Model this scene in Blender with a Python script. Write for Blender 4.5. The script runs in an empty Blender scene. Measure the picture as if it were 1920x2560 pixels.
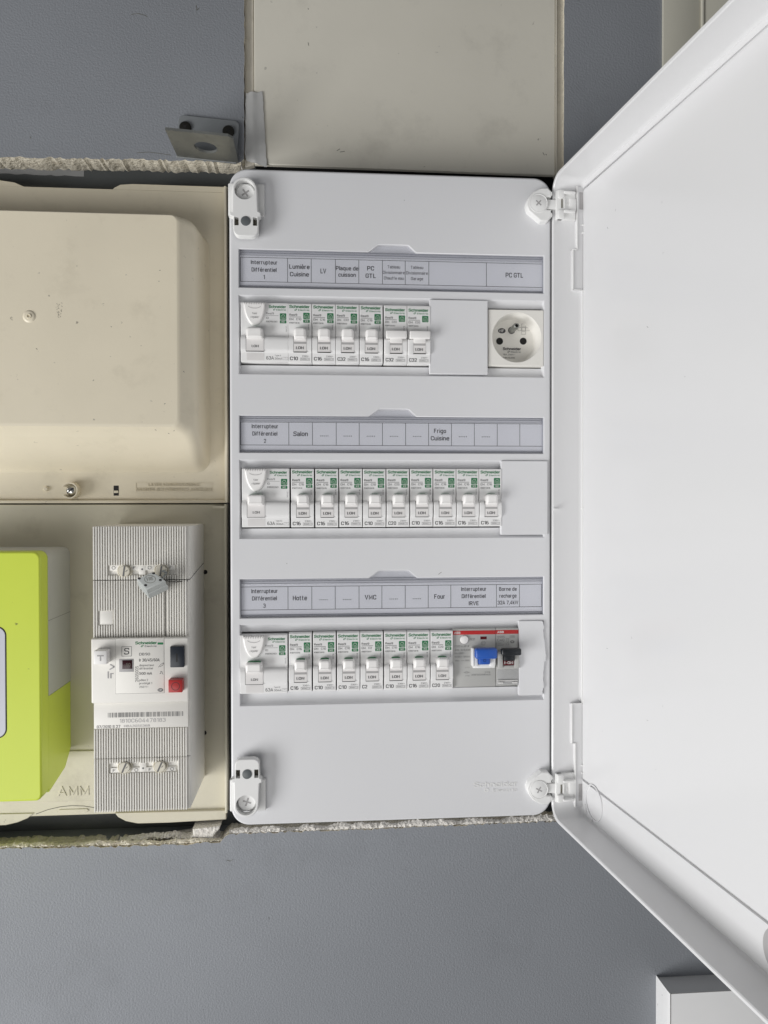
import bpy, bmesh, math, random
from mathutils import Vector, Matrix
from mathutils.geometry import tessellate_polygon
R = math.radians
S = bpy.context.scene
COL = S.collection
random.seed(7)

# ------------------------------------------------------------------ camera, world, lamps, exposure
F = 1900.0                                   # focal length in pixels of the 1920 x 2560 photograph
CAM = Vector((0, -588, 0))                   # millimetres
ROT = (Matrix.Rotation(R(-4.37), 3, 'Z') @ Matrix.Rotation(R(89.4), 3, 'X') @ Matrix.Rotation(R(-0.08), 3, 'Z'))
cd = bpy.data.cameras.new('camera'); cam = bpy.data.objects.new('camera', cd); COL.objects.link(cam)
cam.location = CAM * .001; cam.rotation_euler = ROT.to_euler()
cd.sensor_fit = 'VERTICAL'; cd.sensor_height = 36; cd.lens = F / 2560 * 36
cd.clip_start = .01; cd.clip_end = 50
S.camera = cam
w = bpy.data.worlds.new('World'); S.world = w; w.use_nodes = True
w.node_tree.nodes['Background'].inputs[0].default_value = (.97, .98, 1, 1)
w.node_tree.nodes['Background'].inputs[1].default_value = .14
def area(name, loc, target, sx, sy, e, col):
    l = bpy.data.lights.new(name, 'AREA'); l.shape = 'RECTANGLE'; l.size = sx; l.size_y = sy; l.energy = e; l.color = col
    o = bpy.data.objects.new(name, l); COL.objects.link(o); o.location = loc
    o.rotation_euler = (Vector(target) - Vector(loc)).to_track_quat('-Z', 'Y').to_euler()
    return o
area('window_light', (-1.75, -.95, -.85), (.02, 0, -.1), .75, 1.4, 40, (1, .995, .99))
area('fill_light', (-.75, -1.75, -1.05), (0, 0, -.1), 1.2, 1.0, 10, (1, .985, .96))  # added fill lamp from low left, lifts the lower part
S.view_settings.view_transform = 'Standard'; S.view_settings.look = 'None'
S.view_settings.exposure = 0; S.view_settings.gamma = 1
S.render.resolution_x = 768; S.render.resolution_y = 1024

def P(px, py, Y=0):
    """photograph pixel -> (x, z) in mm on the plane y = Y"""
    d = ROT @ Vector(((px - 960) / F, (1280 - py) / F, -1))
    t = (Y - CAM.y) / d.y
    return (CAM.x + d.x * t, CAM.z + d.z * t)
def PX(px, py, Y=0): return P(px, py, Y)[0]
def PZ(px, py, Y=0): return P(px, py, Y)[1]

# ------------------------------------------------------------------ materials
def mat(name, col, rough=.45, var=.04, vscale=9, bump=0, bscale=350, metal=0, spec=.5, speck=0, speck_col=(.05, .045, .04), stretch=(1, 1, 1), grime=0, grime_col=(.3, .27, .2), coat=0, bdist=.0008):
    m = bpy.data.materials.new(name); m.use_nodes = True
    nt = m.node_tree; N = nt.nodes; L = nt.links; b = N['Principled BSDF']
    b.inputs['Roughness'].default_value = rough; b.inputs['Metallic'].default_value = metal
    b.inputs['Specular IOR Level'].default_value = spec
    if coat: b.inputs['Coat Weight'].default_value = coat; b.inputs['Coat Roughness'].default_value = .14
    tc = N.new('ShaderNodeTexCoord'); mp = N.new('ShaderNodeMapping'); L.new(tc.outputs['Object'], mp.inputs['Vector'])
    mp.inputs['Scale'].default_value = stretch
    def noise(scale, detail=4, rg=.55):
        n = N.new('ShaderNodeTexNoise'); n.inputs['Scale'].default_value = scale; n.inputs['Detail'].default_value = detail
        n.inputs['Roughness'].default_value = rg; L.new(mp.outputs[0], n.inputs['Vector']); return n
    def mix(fac, a, c2):
        x = N.new('ShaderNodeMix'); x.data_type = 'RGBA'; L.new(fac, x.inputs['Factor'])
        if isinstance(a, tuple): x.inputs['A'].default_value = (*a, 1)
        else: L.new(a, x.inputs['A'])
        x.inputs['B'].default_value = (*c2, 1); return x.outputs['Result']
    def ramp(src, lo, hi, v0=0, v1=1):
        r = N.new('ShaderNodeMapRange'); L.new(src, r.inputs['Value'])
        r.inputs['From Min'].default_value = lo; r.inputs['From Max'].default_value = hi
        r.inputs['To Min'].default_value = v0; r.inputs['To Max'].default_value = v1; return r.outputs[0]
    lo = tuple(c * (1 - var * 2) for c in col); hi = tuple(min(1, c * (1 + var)) for c in col)
    c = mix(ramp(noise(vscale).outputs['Fac'], .15, .85), lo, hi)
    if grime: c = mix(ramp(noise(vscale * 2.3, 8, .7).outputs['Fac'], .54, .78, 0, grime), c, grime_col)
    if speck: c = mix(ramp(noise(160, 3, .6).outputs['Fac'], .74 - speck * .06, .80, 0, .8), c, speck_col)
    L.new(c, b.inputs['Base Color'])
    L.new(ramp(noise(vscale * 3).outputs['Fac'], .1, .9, rough * .9, min(1, rough * 1.1)), b.inputs['Roughness'])
    if bump:
        bn = N.new('ShaderNodeBump'); bn.inputs['Strength'].default_value = bump; bn.inputs['Distance'].default_value = bdist
        L.new(noise(bscale, 3).outputs['Fac'], bn.inputs['Height']); L.new(bn.outputs[0], b.inputs['Normal'])
    return m
M = dict(
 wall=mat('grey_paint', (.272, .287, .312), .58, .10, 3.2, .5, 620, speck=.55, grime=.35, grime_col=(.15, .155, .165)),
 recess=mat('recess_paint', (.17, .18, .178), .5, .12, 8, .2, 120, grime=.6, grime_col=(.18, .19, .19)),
 gyps=mat('gypsum', (.78, .73, .61), .9, .14, 40, 1, 260, grime=.6, grime_col=(.38, .29, .20), bdist=.002),
 plaster=mat('plaster', (.82, .79, .74), .9, .12, 60, 1, 330, grime=.5, grime_col=(.42, .33, .25), bdist=.002),
 ivory=mat('ivory_paint', (.74, .71, .62), .42, .05, 7, .08, 200, speck=.8, grime=.35, grime_col=(.36, .34, .29)),
 frame=mat('frame_paint', (.68, .64, .55), .5, .08, 30, .3, 200, grime=.7, grime_col=(.40, .36, .28)),
 cream=mat('aged_cream_plastic', (.80, .73, .575), .38, .04, 11, .06, 300, speck=.7, grime=.25, grime_col=(.36, .31, .215)),
 board=mat('board_plastic', (.68, .64, .51), .4, .07, 9, .08, 300, speck=.6, grime=.5, grime_col=(.36, .325, .245)),
 white=mat('white_plastic', (.765, .768, .785), .36, .01, 6),
 door=mat('white_door_plastic', (.755, .755, .762), .2, .008, 4),
 clip=mat('clip_plastic', (.86, .86, .85), .38, .02, 30),
 brk=mat('breaker_plastic', (.86, .855, .85), .42, .015, 60, .05, 1500),
 tog=mat('toggle_plastic', (.90, .885, .87), .35, .01, 60),
 slot=mat('slot_plastic', (.83, .81, .80), .45, .02, 60),
 band=mat('grey_band', (.42, .41, .41), .5, .02, 60),
 green=mat('green_print', (.004, .17, .055), .5, .02, 50),
 ink=mat('ink', (.055, .055, .06), .6, .02, 50),
 softink=mat('faint_ink', (.15, .15, .15), .6, .02, 50),
 blue=mat('ink_blue', (.12, .13, .22), .6, .02, 50),
 whiteink=mat('white_print', (.75, .74, .72), .5, .02, 50),
 paper=mat('paper', (.87, .875, .90), .7, .012, 40),
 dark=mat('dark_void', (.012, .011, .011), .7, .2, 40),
 black=mat('black_plastic', (.012, .015, .019), .33, .1, 60),
 navy=mat('navy_plastic', (.016, .022, .032), .35, .1, 60),
 red=mat('red_plastic', (.44, .028, .028), .35, .05, 60),
 redband=mat('red_print', (.50, .022, .022), .45, .05, 60),
 dimred=mat('dim_red_window', (.03, .005, .009), .22, .05, 60),
 darkred=mat('dark_red_window', (.10, .008, .012), .25, .05, 60),
 blu=mat('blue_plastic', (.022, .105, .46), .33, .06, 60),
 abb=mat('grey_breaker_plastic', (.46, .46, .445), .42, .02, 40, .05, 1500),
 beige=mat('beige_breaker_plastic', (.85, .83, .78), .45, .02, 20, .05, 900),
 beigescrew=mat('beige_screw_plastic', (.74, .70, .59), .4, .04, 60),
 lime=mat('lime_plastic', (.66, .78, .085), .33, .03, 12, .04, 900, speck=.4),
 meter=mat('meter_grey_plastic', (.56, .57, .55), .4, .03, 12),
 win=mat('meter_window', (.66, .67, .74), .25, .02, 12),
 steel=mat('galvanised_steel', (.36, .37, .35), .36, .15, 40, .1, 200, metal=.75, grime=.5, grime_col=(.16, .16, .15)),
 plate=mat('painted_steel_plate', (.25, .265, .275), .45, .06, 40, metal=.2),
 screw=mat('dark_screw', (.06, .058, .05), .35, .2, 90, metal=.9),
 chrome=mat('bright_screw', (.65, .65, .63), .22, .1, 60, metal=1),
 seal=mat('seal_plastic', (.41, .43, .42), .5, .05, 120, .15, 600),
 tape=mat('masking_tape', (.53, .53, .52), .5, .06, 60, .3, 120),
 magnet=mat('magnet', (.13, .145, .15), .35, .06, 90),
 smudge=mat('smudge', (.17, .16, .13), .8, .2, 200),
 jamb=mat('jamb_paint', (.62, .60, .51), .5, .03, 8, .1, 200),
 boxpl=mat('trunking_plastic', (.86, .86, .86), .3, .03, 12, speck=.5),
)
# clear plastic: mostly see-through with a glossy front
m = bpy.data.materials.new('clear_plastic'); m.use_nodes = True
nt = m.node_tree; nt.nodes.remove(nt.nodes['Principled BSDF']); out = nt.nodes['Material Output']
tr = nt.nodes.new('ShaderNodeBsdfTransparent'); tr.inputs[0].default_value = (.985, .987, 1, 1)
gl = nt.nodes.new('ShaderNodeBsdfGlossy'); gl.inputs['Roughness'].default_value = .12
df = nt.nodes.new('ShaderNodeBsdfDiffuse'); df.inputs[0].default_value = (.55, .56, .60, 1)
lw = nt.nodes.new('ShaderNodeLayerWeight'); fr = nt.nodes.new('ShaderNodeMapRange')
nt.links.new(lw.outputs['Facing'], fr.inputs['Value']); fr.inputs['From Min'].default_value = .3; fr.inputs['From Max'].default_value = 1
fr.inputs['To Min'].default_value = .03; fr.inputs['To Max'].default_value = .5
m1 = nt.nodes.new('ShaderNodeMixShader'); m1.inputs[0].default_value = .035
m2 = nt.nodes.new('ShaderNodeMixShader')
nt.links.new(tr.outputs[0], m1.inputs[1]); nt.links.new(df.outputs[0], m1.inputs[2])
nt.links.new(fr.outputs[0], m2.inputs[0]); nt.links.new(m1.outputs[0], m2.inputs[1]); nt.links.new(gl.outputs[0], m2.inputs[2])
nt.links.new(m2.outputs[0], out.inputs['Surface'])
M['clear'] = m
M['edge'] = mat('clear_plastic_edge', (.42, .43, .48), .25, .04, 40)

# ------------------------------------------------------------------ mesh helpers (all in millimetres)
# a plain upright sans drawn with strokes of even weight: cap height 7, x height about 5
GLY = dict(zip('ABCDEFGHIJKLMNOPQRSTUVWXYZ', (
 '0,0 2.1,6.8* 4.2,0|.9,2.2 3.3,2.2', '.5,.5* .5,6.5* 3.7,6.5 3.7,3.6 .5,3.6|.5,.5 4.1,.5 4.1,3.6 1,3.6', '4,4.6 4,6.5 .5,6.5 .5,.5 4,.5 4,2.4', '.5,.5* .5,6.5* 4.1,6.5 4.1,.5 z',
 '3.8,6.5 .5,6.5* .5,.5* 3.8,.5|.5,3.6 3.3,3.6', '3.8,6.5 .5,6.5* .5,0|.5,3.5 3.3,3.5', '4,4.8 4,6.5 .5,6.5 .5,.5 4.1,.5 4.1,3.2* 2.4,3.2', '.5,0 .5,7|4.1,0 4.1,7|.5,3.6 4.1,3.6', '.5,0 .5,7',
 '3,7 3,.5 .2,.5 .2,2', '.5,0 .5,7|4,7 .7,3.1|1.6,4 4.2,0', '.5,7 .5,.5* 3.7,.5', '.5,0 .5,6.6* 2.6,1.5* 4.7,6.6* 4.7,0', '.5,0 .5,6.6* 4,.4* 4,7', '.5,.5 .5,6.5 4.2,6.5 4.2,.5 z',
 '.5,0 .5,6.5* 4,6.5 4,3.1 .5,3.1', '.5,.5 .5,6.5 4.2,6.5 4.2,.5 z|2.8,1.5 4.4,-.4', '.5,0 .5,6.5* 4,6.5 4,3.3 .5,3.3|2.4,3.3 4.2,0', '4,5.2 4,6.5 .5,6.5 .5,3.6 4,3.6 4,.5 .4,.5 .4,1.9', '0,6.5 4.2,6.5|2.1,6.5 2.1,0',
 '.5,7 .5,.5 4,.5 4,7', '0,7 2.1,.3* 4.2,7', '0,7 1.5,.3* 3,6.6* 4.5,.3* 6,7', '0,0 4.2,7|0,7 4.2,0', '0,7 2.1,3.2 4.2,7|2.1,3.2 2.1,0', '.2,6.5 3.9,6.5* .3,.5* 4,.5')))
GLY.update(zip('abcdefghijklmnopqrstuvwxyz', (
 '.6,3.9 .6,4.75 3.4,4.75 3.4,0|3.4,2.75 .4,2.75 .4,.45 3.4,.45', '.45,7 .45,.45* 3.5,.45 3.5,4.75 .45,4.75', '3.3,3.4 3.3,4.75 .45,4.75 .45,.45 3.3,.45 3.3,1.7', '3.5,7 3.5,.45* .45,.45 .45,4.75 3.5,4.75',
 '.5,2.6* 3.5,2.6* 3.5,4.75 .45,4.75 .45,.45 3.3,.45 3.3,1.2', '2.6,6.5 1,6.5 1,0|0,4.8 2.4,4.8', '3.5,.45 .45,.45 .45,4.75 3.5,4.75* 3.5,-1.7 .6,-1.7', '.45,0 .45,7|.45,4.75 3.4,4.75 3.4,0', '.45,0 .45,5.1|.45,6.1 .45,7',
 '.8,5.1 .8,-1.7 0,-1.7|.8,6.1 .8,7', '.45,0 .45,7|3.3,5.2 .6,2.2|1.5,3.1 3.4,0', '.45,0 .45,7', '.45,0 .45,5.2|.45,4.75 3,4.75 3,0|3,4.75 5.5,4.75 5.5,0', '.45,0 .45,5.2|.45,4.75 3.4,4.75 3.4,0', '.45,.45 .45,4.75 3.5,4.75 3.5,.45 z',
 '.45,-2 .45,4.75* 3.5,4.75 3.5,.45 .45,.45', '3.5,-2 3.5,4.75* .45,4.75 .45,.45 3.5,.45', '.45,0 .45,5.2|.45,3.6 .6,4.75 2.4,4.75', '3.1,3.9 3.1,4.75 .5,4.75 .5,2.65 3.1,2.65 3.1,.45 .4,.45 .4,1.4', '1,6.6 1,.45 2.4,.45|0,4.8 2.3,4.8',
 '.45,5.2 .45,.45 3.4,.45|3.4,5.2 3.4,0', '0,5.2 1.8,.3* 3.6,5.2', '0,5.2 1.2,.3* 2.5,4.8* 3.8,.3* 5,5.2', '0,0 3.4,5.2|0,5.2 3.4,0', '0,5.2 1.8,.3|3.6,5.2 1.2,-1.9 .2,-1.9', '.2,4.75 3.3,4.75* .3,.45* 3.4,.45')))
GLY.update({'0': '.5,.5 .5,6.5 3.7,6.5 3.7,.5 z', '1': '.3,5.4 1.9,6.7* 1.9,0', '2': '.4,5 .4,6.5 3.7,6.5 3.7,4 .4,.5* 3.9,.5', '3': '.4,5.4 .4,6.5 3.6,6.5 3.6,3.7 1.4,3.7|1.4,3.7 3.7,3.7 3.7,.5 .3,.5 .3,1.7', '4': '3,0 3,6.8* .2,2* 4.1,2',
 '5': '3.6,6.5 .8,6.5* .6,3.8 3.7,3.8 3.7,.5 .4,.5 .4,1.6', '6': '3.5,6.5 .5,6.5 .5,.5 3.7,.5 3.7,3.9 .5,3.9', '7': '.2,6.5 3.8,6.5* 1.4,0', '8': '.6,3.6 .6,6.5 3.6,6.5 3.6,3.6 z|.4,.5 .4,3.6 3.8,3.6 3.8,.5 z', '9': '.7,.5 3.7,.5 3.7,6.5 .5,6.5 .5,3.1 3.7,3.1',
 '~': '0,3 .8,3.9 2.2,2.7 3,3.6', '.': '.5,0 .5,1', ',': '.7,1 .3,-1.2', '/': '0,-.4 2.6,7', '-': '0,3 2.2,3', '=': '0,2.4 3,2.4|0,4.2 3,4.2', '(': '1.4,7.4 .3,5 .3,2 1.4,-.6', ')': '0,7.4 1.1,5 1.1,2 0,-.6', ' ': ''})
for _c, _b, _a in (('é', 'e', '1.5,5.9 2.6,7.3'), ('è', 'e', '2.4,5.9 1.3,7.3'), ('ô', 'o', '.9,5.9 2,7.2* 3.1,5.9')): GLY[_c] = GLY[_b] + '|' + _a
def _poly(st):
    tk = st.split(); closed = tk[-1] == 'z'; tk = tk[:-1] if closed else tk
    P0 = [(Vector([float(v) for v in t_.rstrip('*').split(',')]), t_.endswith('*')) for t_ in tk]; n = len(P0); o_ = []
    for i, (p, sharp) in enumerate(P0):
        if (not closed and i in (0, n - 1)) or sharp: o_.append(p); continue
        a, b = P0[i - 1][0], P0[(i + 1) % n][0]; la, lb = (a - p).length, (b - p).length
        q = min(1.45, la * .5, lb * .5); u, v = p + (a - p) / la * q, p + (b - p) / lb * q
        for k in range(4): t_ = k / 3; o_.append(u * (1 - t_) ** 2 + p * 2 * t_ * (1 - t_) + v * t_ ** 2)
    return o_, closed
_tc = {}
def _text(s, bold, ext):
    """(vertices in the plane, faces) of a word, one ribbon per stroke; third coordinate = stroke number"""
    k_ = (s, bold)
    if k_ in _tc: return _tc[k_]
    V, Fc, x0, wd, no = [], [], 0, .82 + bold * 11, 0
    for ch in s:
        if ch == ' ': x0 += 2.3; continue
        mx = 0
        for st in GLY[ch].split('|'):
            pts, closed = _poly(st); n = len(pts); base = len(V)
            for i, p in enumerate(pts):
                a = pts[i - 1] if (i or closed) else p; b = pts[(i + 1) % n] if (i < n - 1 or closed) else p
                d1 = (p - a); d2 = (b - p)
                if d1.length < 1e-6: d1 = d2
                if d2.length < 1e-6: d2 = d1
                n1, n2 = Vector((-d1.y, d1.x)).normalized(), Vector((-d2.y, d2.x)).normalized(); m_ = (n1 + n2)
                m_ = m_.normalized() if m_.length > 1e-5 else n1
                q = m_ * (wd / 2 / max(.5, m_.dot(n1)))
                for sg in (1, -1): V.append((x0 + p.x + sg * q.x, p.y + sg * q.y, no))
                mx = max(mx, p.x)
            for i in range(n if closed else n - 1):
                j = (i + 1) % n; Fc.append((base + 2 * i, base + 2 * j, base + 2 * j + 1, base + 2 * i + 1))
            no += 1
        x0 += mx + 1.35
    _tc[k_] = (V, Fc); return _tc[k_]
def rr(x0, x1, z0, z1, r, n=6):
    """rounded rectangle; r a number or (bottom-left, bottom-right, top-right, top-left)"""
    if not isinstance(r, (tuple, list)): r = (r,) * 4
    pts = []
    for (cx, cz, a0, q) in ((x0 + r[0], z0 + r[0], 180, r[0]), (x1 - r[1], z0 + r[1], 270, r[1]), (x1 - r[2], z1 - r[2], 0, r[2]), (x0 + r[3], z1 - r[3], 90, r[3])):
        if q <= 0: pts.append((cx, cz)); continue
        for i in range(n + 1):
            a = R(a0 + 90 * i / n); pts.append((cx + q * math.cos(a), cz + q * math.sin(a)))
    return pts
def circ(cx, cz, r, n=24, rz=None, a0=0, a1=360):
    rz = r if rz is None else rz
    full = abs(a1 - a0) >= 360
    return [(cx + r * math.cos(R(a0 + (a1 - a0) * i / (n if full else n - 1))), cz + rz * math.sin(R(a0 + (a1 - a0) * i / (n if full else n - 1)))) for i in range(n)]
def area2(p): return sum(p[i][0] * p[(i + 1) % len(p)][1] - p[(i + 1) % len(p)][0] * p[i][1] for i in range(len(p)))
def inset(p, d):
    """move a counter-clockwise outline inwards by d"""
    if area2(p) < 0: p = p[::-1]
    q = []
    n = len(p)
    for i in range(n):
        a, b, c = Vector(p[i - 1]), Vector(p[i]), Vector(p[(i + 1) % n])
        e1 = (b - a); e2 = (c - b)
        if e1.length < 1e-7: e1 = e2
        if e2.length < 1e-7: e2 = e1
        n1 = Vector((-e1.y, e1.x)).normalized(); n2 = Vector((-e2.y, e2.x)).normalized()
        m_ = n1 + n2
        if m_.length < 1e-6: m_ = n1
        m_.normalize(); k = d / max(.4, m_.dot(n1))
        q.append((b.x + m_.x * k, b.y + m_.y * k))
    return q
class MB:
    def __init__(s): s.v = []; s.f = []; s.flat = []
    def add(s, v, f, flat=False):
        o = len(s.v); s.v += [tuple(q) for q in v]; s.f += [tuple(i + o for i in q) for q in f]; s.flat += [flat] * len(f); return s
    def box(s, x0, x1, y0, y1, z0, z1, b=0, seg=2):
        x0, x1 = sorted((x0, x1)); y0, y1 = sorted((y0, y1)); z0, z1 = sorted((z0, z1))
        V = [(x, y, z) for x in (x0, x1) for y in (y0, y1) for z in (z0, z1)]
        Fc = [(0, 1, 3, 2), (4, 6, 7, 5), (0, 4, 5, 1), (2, 3, 7, 6), (0, 2, 6, 4), (1, 5, 7, 3)]
        if b <= 0: return s.add(V, Fc)
        bm = bmesh.new(); vs = [bm.verts.new(q) for q in V]
        for q in Fc: bm.faces.new([vs[i] for i in q])
        bmesh.ops.bevel(bm, geom=bm.edges[:], offset=b, segments=seg, profile=.5, affect='EDGES')
        bm.verts.index_update()
        s.add([q.co[:] for q in bm.verts], [[q.index for q in f.verts] for f in bm.faces]); bm.free(); return s
    def loft(s, loops, cap0=False, cap1=False):
        n = len(loops[0]); V = [q for l in loops for q in l]; Fc = []
        for k in range(len(loops) - 1):
            for i in range(n):
                j = (i + 1) % n; Fc.append((k * n + i, k * n + j, (k + 1) * n + j, (k + 1) * n + i))
        s.add(V, Fc)
        for c, l in ((cap0, loops[0]), (cap1, loops[-1])):
            if c: s.cap([[(q[0], q[2]) for q in l]], None, [q[1] for q in l])
        return s
    def cap(s, loops, y, ys=None):
        pts = [q for l in loops for q in l]
        tris = tessellate_polygon([[Vector((q[0], q[1], 0)) for q in l] for l in loops])
        return s.add([(q[0], (ys[i] if ys else y), q[1]) for i, q in enumerate(pts)], tris, True)
    def prism(s, pts, y0, y1, b=0, holes=(), back=True, holewalls=True, seg=3):
        """outline (x,z) extruded from y0 (front) to y1 (back), front edge rounded by b"""
        if area2(pts) < 0: pts = pts[::-1]
        loops = []
        if b > 0:
            for i in range(seg + 1):
                a = R(90 * i / seg); loops.append([(q[0], y0 + b * (1 - math.sin(a)), q[1]) for q in inset(pts, b * (1 - math.cos(a)))])
            loops = loops[::-1]
        else: loops = [[(q[0], y0, q[1]) for q in pts]]
        # order: front first
        if b > 0: loops = sorted(loops, key=lambda l: l[0][1])
        front = [(q[0], q[2]) for q in loops[0]]
        loops.append([(q[0], y1, q[1]) for q in pts])
        s.loft(loops)
        s.cap([front] + [list(h) for h in holes], y0)
        if back: s.cap([pts] + [list(h) for h in holes], y1)
        if holewalls:
            for h in holes: s.loft([[(q[0], y0, q[1]) for q in h], [(q[0], y1, q[1]) for q in h]])
        return s
    def lathe(s, cx, cz, prof, n=28, capend=True):
        loops = [[(q[0], y, q[1]) for q in circ(cx, cz, max(r, 1e-3), n)] for r, y in prof]
        s.loft(loops, cap0=capend and prof[0][0] < 1e-2 or False, cap1=capend); return s
    def line(s, x0, z0, x1, z1, wd, y, th=0):
        d = Vector((x1 - x0, z1 - z0)); L_ = d.length
        if L_ < 1e-6: return s
        nx, nz = -d.y / L_ * wd / 2, d.x / L_ * wd / 2
        p = [(x0 + nx, z0 + nz), (x1 + nx, z1 + nz), (x1 - nx, z1 - nz), (x0 - nx, z0 - nz)]
        if th: return s.prism(p, y, y + th)
        return s.cap([p], y)
    def rect(s, x0, x1, z0, z1, y, wd=0):
        if not wd: return s.cap([[(x0, z0), (x1, z0), (x1, z1), (x0, z1)]], y)
        return s.cap([[(x0, z0), (x1, z0), (x1, z1), (x0, z1)], [(x0 + wd, z0 + wd), (x1 - wd, z0 + wd), (x1 - wd, z1 - wd), (x0 + wd, z1 - wd)]], y)
    def ring(s, cx, cz, r, wd, y, n=24, th=0, rz=None):
        rz = rz or r
        o, i = circ(cx, cz, r, n, rz), circ(cx, cz, r - wd, n, rz - wd)
        if th: return s.prism(o, y, y + th, 0, [i])
        return s.cap([o, i], y)
    def text(s, t, x0, x1, zb, cap, y, bold=.0, ext=0, rot=0, shear=0, maxw=None):
        """x0..x1 fixes the width (x1 None: natural width), zb the baseline, cap the height of a capital"""
        v, f = _text(t, bold, ext)
        if not v: return s
        k = cap / 7
        a, b = min(q[0] for q in v), max(q[0] for q in v)
        kx = k if x1 is None else (x1 - x0) / (b - a)
        D = ext * cap / .7; out_ = []
        for q in v:
            X = (q[0] - a) * kx; Z = q[1] * k
            if rot: X, Z = X * math.cos(R(rot)) - Z * math.sin(R(rot)), X * math.sin(R(rot)) + Z * math.cos(R(rot))
            out_.append((x0 + X, y - D - (q[2] % 5) * .004, zb + Z))
        s.add(out_, f, True)
        if D:
            n = len(out_); both = out_ + [(a_, y + .05, c_) for a_, b_, c_ in out_]
            s.add(both, [(p_, q_, q_ + n, p_ + n) for A_, B_, C_, D_ in f for p_, q_ in ((A_, B_), (D_, C_))])
        return s
    def mesh(s, name, org=(0, 0, 0)):
        me = bpy.data.meshes.new(name)
        me.from_pydata([((x - org[0]) * .001, (y - org[1]) * .001, (z - org[2]) * .001) for x, y, z in s.v], [], s.f)
        bm = bmesh.new(); bm.from_mesh(me)
        for q, fl in zip(bm.faces, s.flat): q.smooth = not fl
        bmesh.ops.remove_doubles(bm, verts=bm.verts, dist=1e-7)
        bmesh.ops.recalc_face_normals(bm, faces=bm.faces[:])
        sm = [q.smooth for q in bm.faces]; bm.edges.index_update()
        hard = [e.index for e in bm.edges if len({q.smooth for q in e.link_faces}) > 1]
        bm.to_mesh(me); bm.free()
        me.set_sharp_from_angle(angle=R(38)); me.polygons.foreach_set('use_smooth', sm)
        for i in hard: me.edges[i].use_edge_sharp = True
        me.update()
        return me
ORG = {}
def put(name, me, material, parent=None, kind=None, label=None):
    if not me.materials: me.materials.append(M[material])
    o = bpy.data.objects.new(name, me); COL.objects.link(o)
    if parent: o.parent = parent
    if kind: o['kind'] = kind
    if label: o['label'] = label
    return o
def part(name, mb, material, parent=None, kind=None, label=None):
    org = ORG.get(parent.name, (0, 0, 0)) if parent else (0, 0, 0)
    o = put(name, mb.mesh(name, org), material, parent, kind, label); ORG[o.name] = org
    return o
def thing(name, label, cat, loc, group=None):
    o = bpy.data.objects.new(name, None); COL.objects.link(o); o.empty_display_size = .02
    o.location = Vector(loc) * .001; o['label'] = label; o['category'] = cat
    if group: o['group'] = group
    ORG[o.name] = tuple(loc)
    return o
def cross(mb, cx, cz, r, wd, y, ang=0):
    for a in (ang, ang + 90):
        dx, dz = r * math.cos(R(a)), r * math.sin(R(a)); mb.line(cx - dx, cz - dz, cx + dx, cz + dz, wd, y - (.02 if a == ang else 0))
def PP(l, Y): return [P(a, b, Y) for a, b in l]

# depths (mm, + is into the wall)
YW, YG, YR, YB = 50, 69, 88, 62

# ================================================================== the setting
def rough_line(pts, amp, step):
    out_ = []
    for (a, b), (c, d) in zip(pts[:-1], pts[1:]):
        L_ = math.hypot(c - a, d - b); n = max(1, int(L_ / step))
        for i in range(n):
            t = i / n; k = random.uniform(-1, 1) * amp
            out_.append((a + (c - a) * t + (k if abs(d - b) > abs(c - a) else 0), b + (d - b) * t + (k if abs(c - a) >= abs(d - b) else 0)))
    out_.append(pts[-1]); return out_
def wall():
    low = rough_line(PP([(-700, 2135), (0, 2122), (200, 2117), (290, 2117), (450, 2112), (550, 2105), (572, 2086), (700, 2081), (900, 2074), (1100, 2066), (1300, 2057), (1404, 2053)], YW), .9, 2.0)
    up = rough_line(PP([(1404, 2053), (1409, 400), (1412, -260)], YW), .25, 5)
    top = rough_line(PP([(611, -260), (610, 398), (602, 405)], YW), .35, 5)
    left = rough_line(PP([(602, 405), (400, 400), (200, 396), (0, 392), (-700, 384)], YW), .9, 2.2)
    hole = low + up[1:] + top + left[1:]
    outer = [(-1500, -1300), (1500, -1300), (1500, 1300), (-1500, 1300)]
    m_ = MB(); m_.cap([outer, hole], YW)
    o = part('grey_wall', m_, 'wall', kind='structure')
    # broken edge of the plasterboard, running back into the opening
    g = MB(); n = len(hole); ls = []
    for k, y in enumerate((YW, YW + 2, YW + 7, YW + 13, YG + 3)):
        l = []
        for i, q in enumerate(hole):
            a = (0, .7, 1.0, 1.0, .6)[k]
            l.append((q[0] + random.uniform(-.3, .3) * a, y + random.uniform(-.6, .6) * a, q[1] + random.uniform(-.7, .5) * a))
        ls.append(l)
    g.loft(ls); part('plasterboard_edge', g, 'gyps', o)
    return o
wall_o = wall()
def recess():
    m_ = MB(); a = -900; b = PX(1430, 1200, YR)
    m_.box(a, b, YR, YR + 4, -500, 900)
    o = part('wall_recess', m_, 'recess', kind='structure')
    f = MB()                                   # folded lip along the bottom of the recess
    a, b, c, e = P(-400, 2090, 84), P(600, 2062, 84), P(600, 2092, 64), P(-400, 2120, 64)
    f.add([(a[0], 84, a[1]), (b[0], 84, b[1]), (c[0], 64, c[1]), (e[0], 64, e[1]), (e[0], 64, e[1] - 9), (c[0], 64, c[1] - 9)], [(0, 1, 2, 3), (3, 2, 5, 4)])
    part('lip', f, 'plate', o)
recess()
_r = bpy.data.objects['wall_recess']; _m = MB(); _rn = random.Random(8); _u = [(-20 + 10 * i, 413 + i * .55 + _rn.uniform(-1, 1)) for i in range(24)]; _l = [(215 + _rn.uniform(-6, 4) - 10 * i, 441 - i * .35 + _rn.uniform(-1.5, 1.5)) for i in range(24)]
_m.cap([PP(_u + _l, YR - .2)], YR - .2); part('paint_smear', _m, 'tape', _r)
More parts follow.
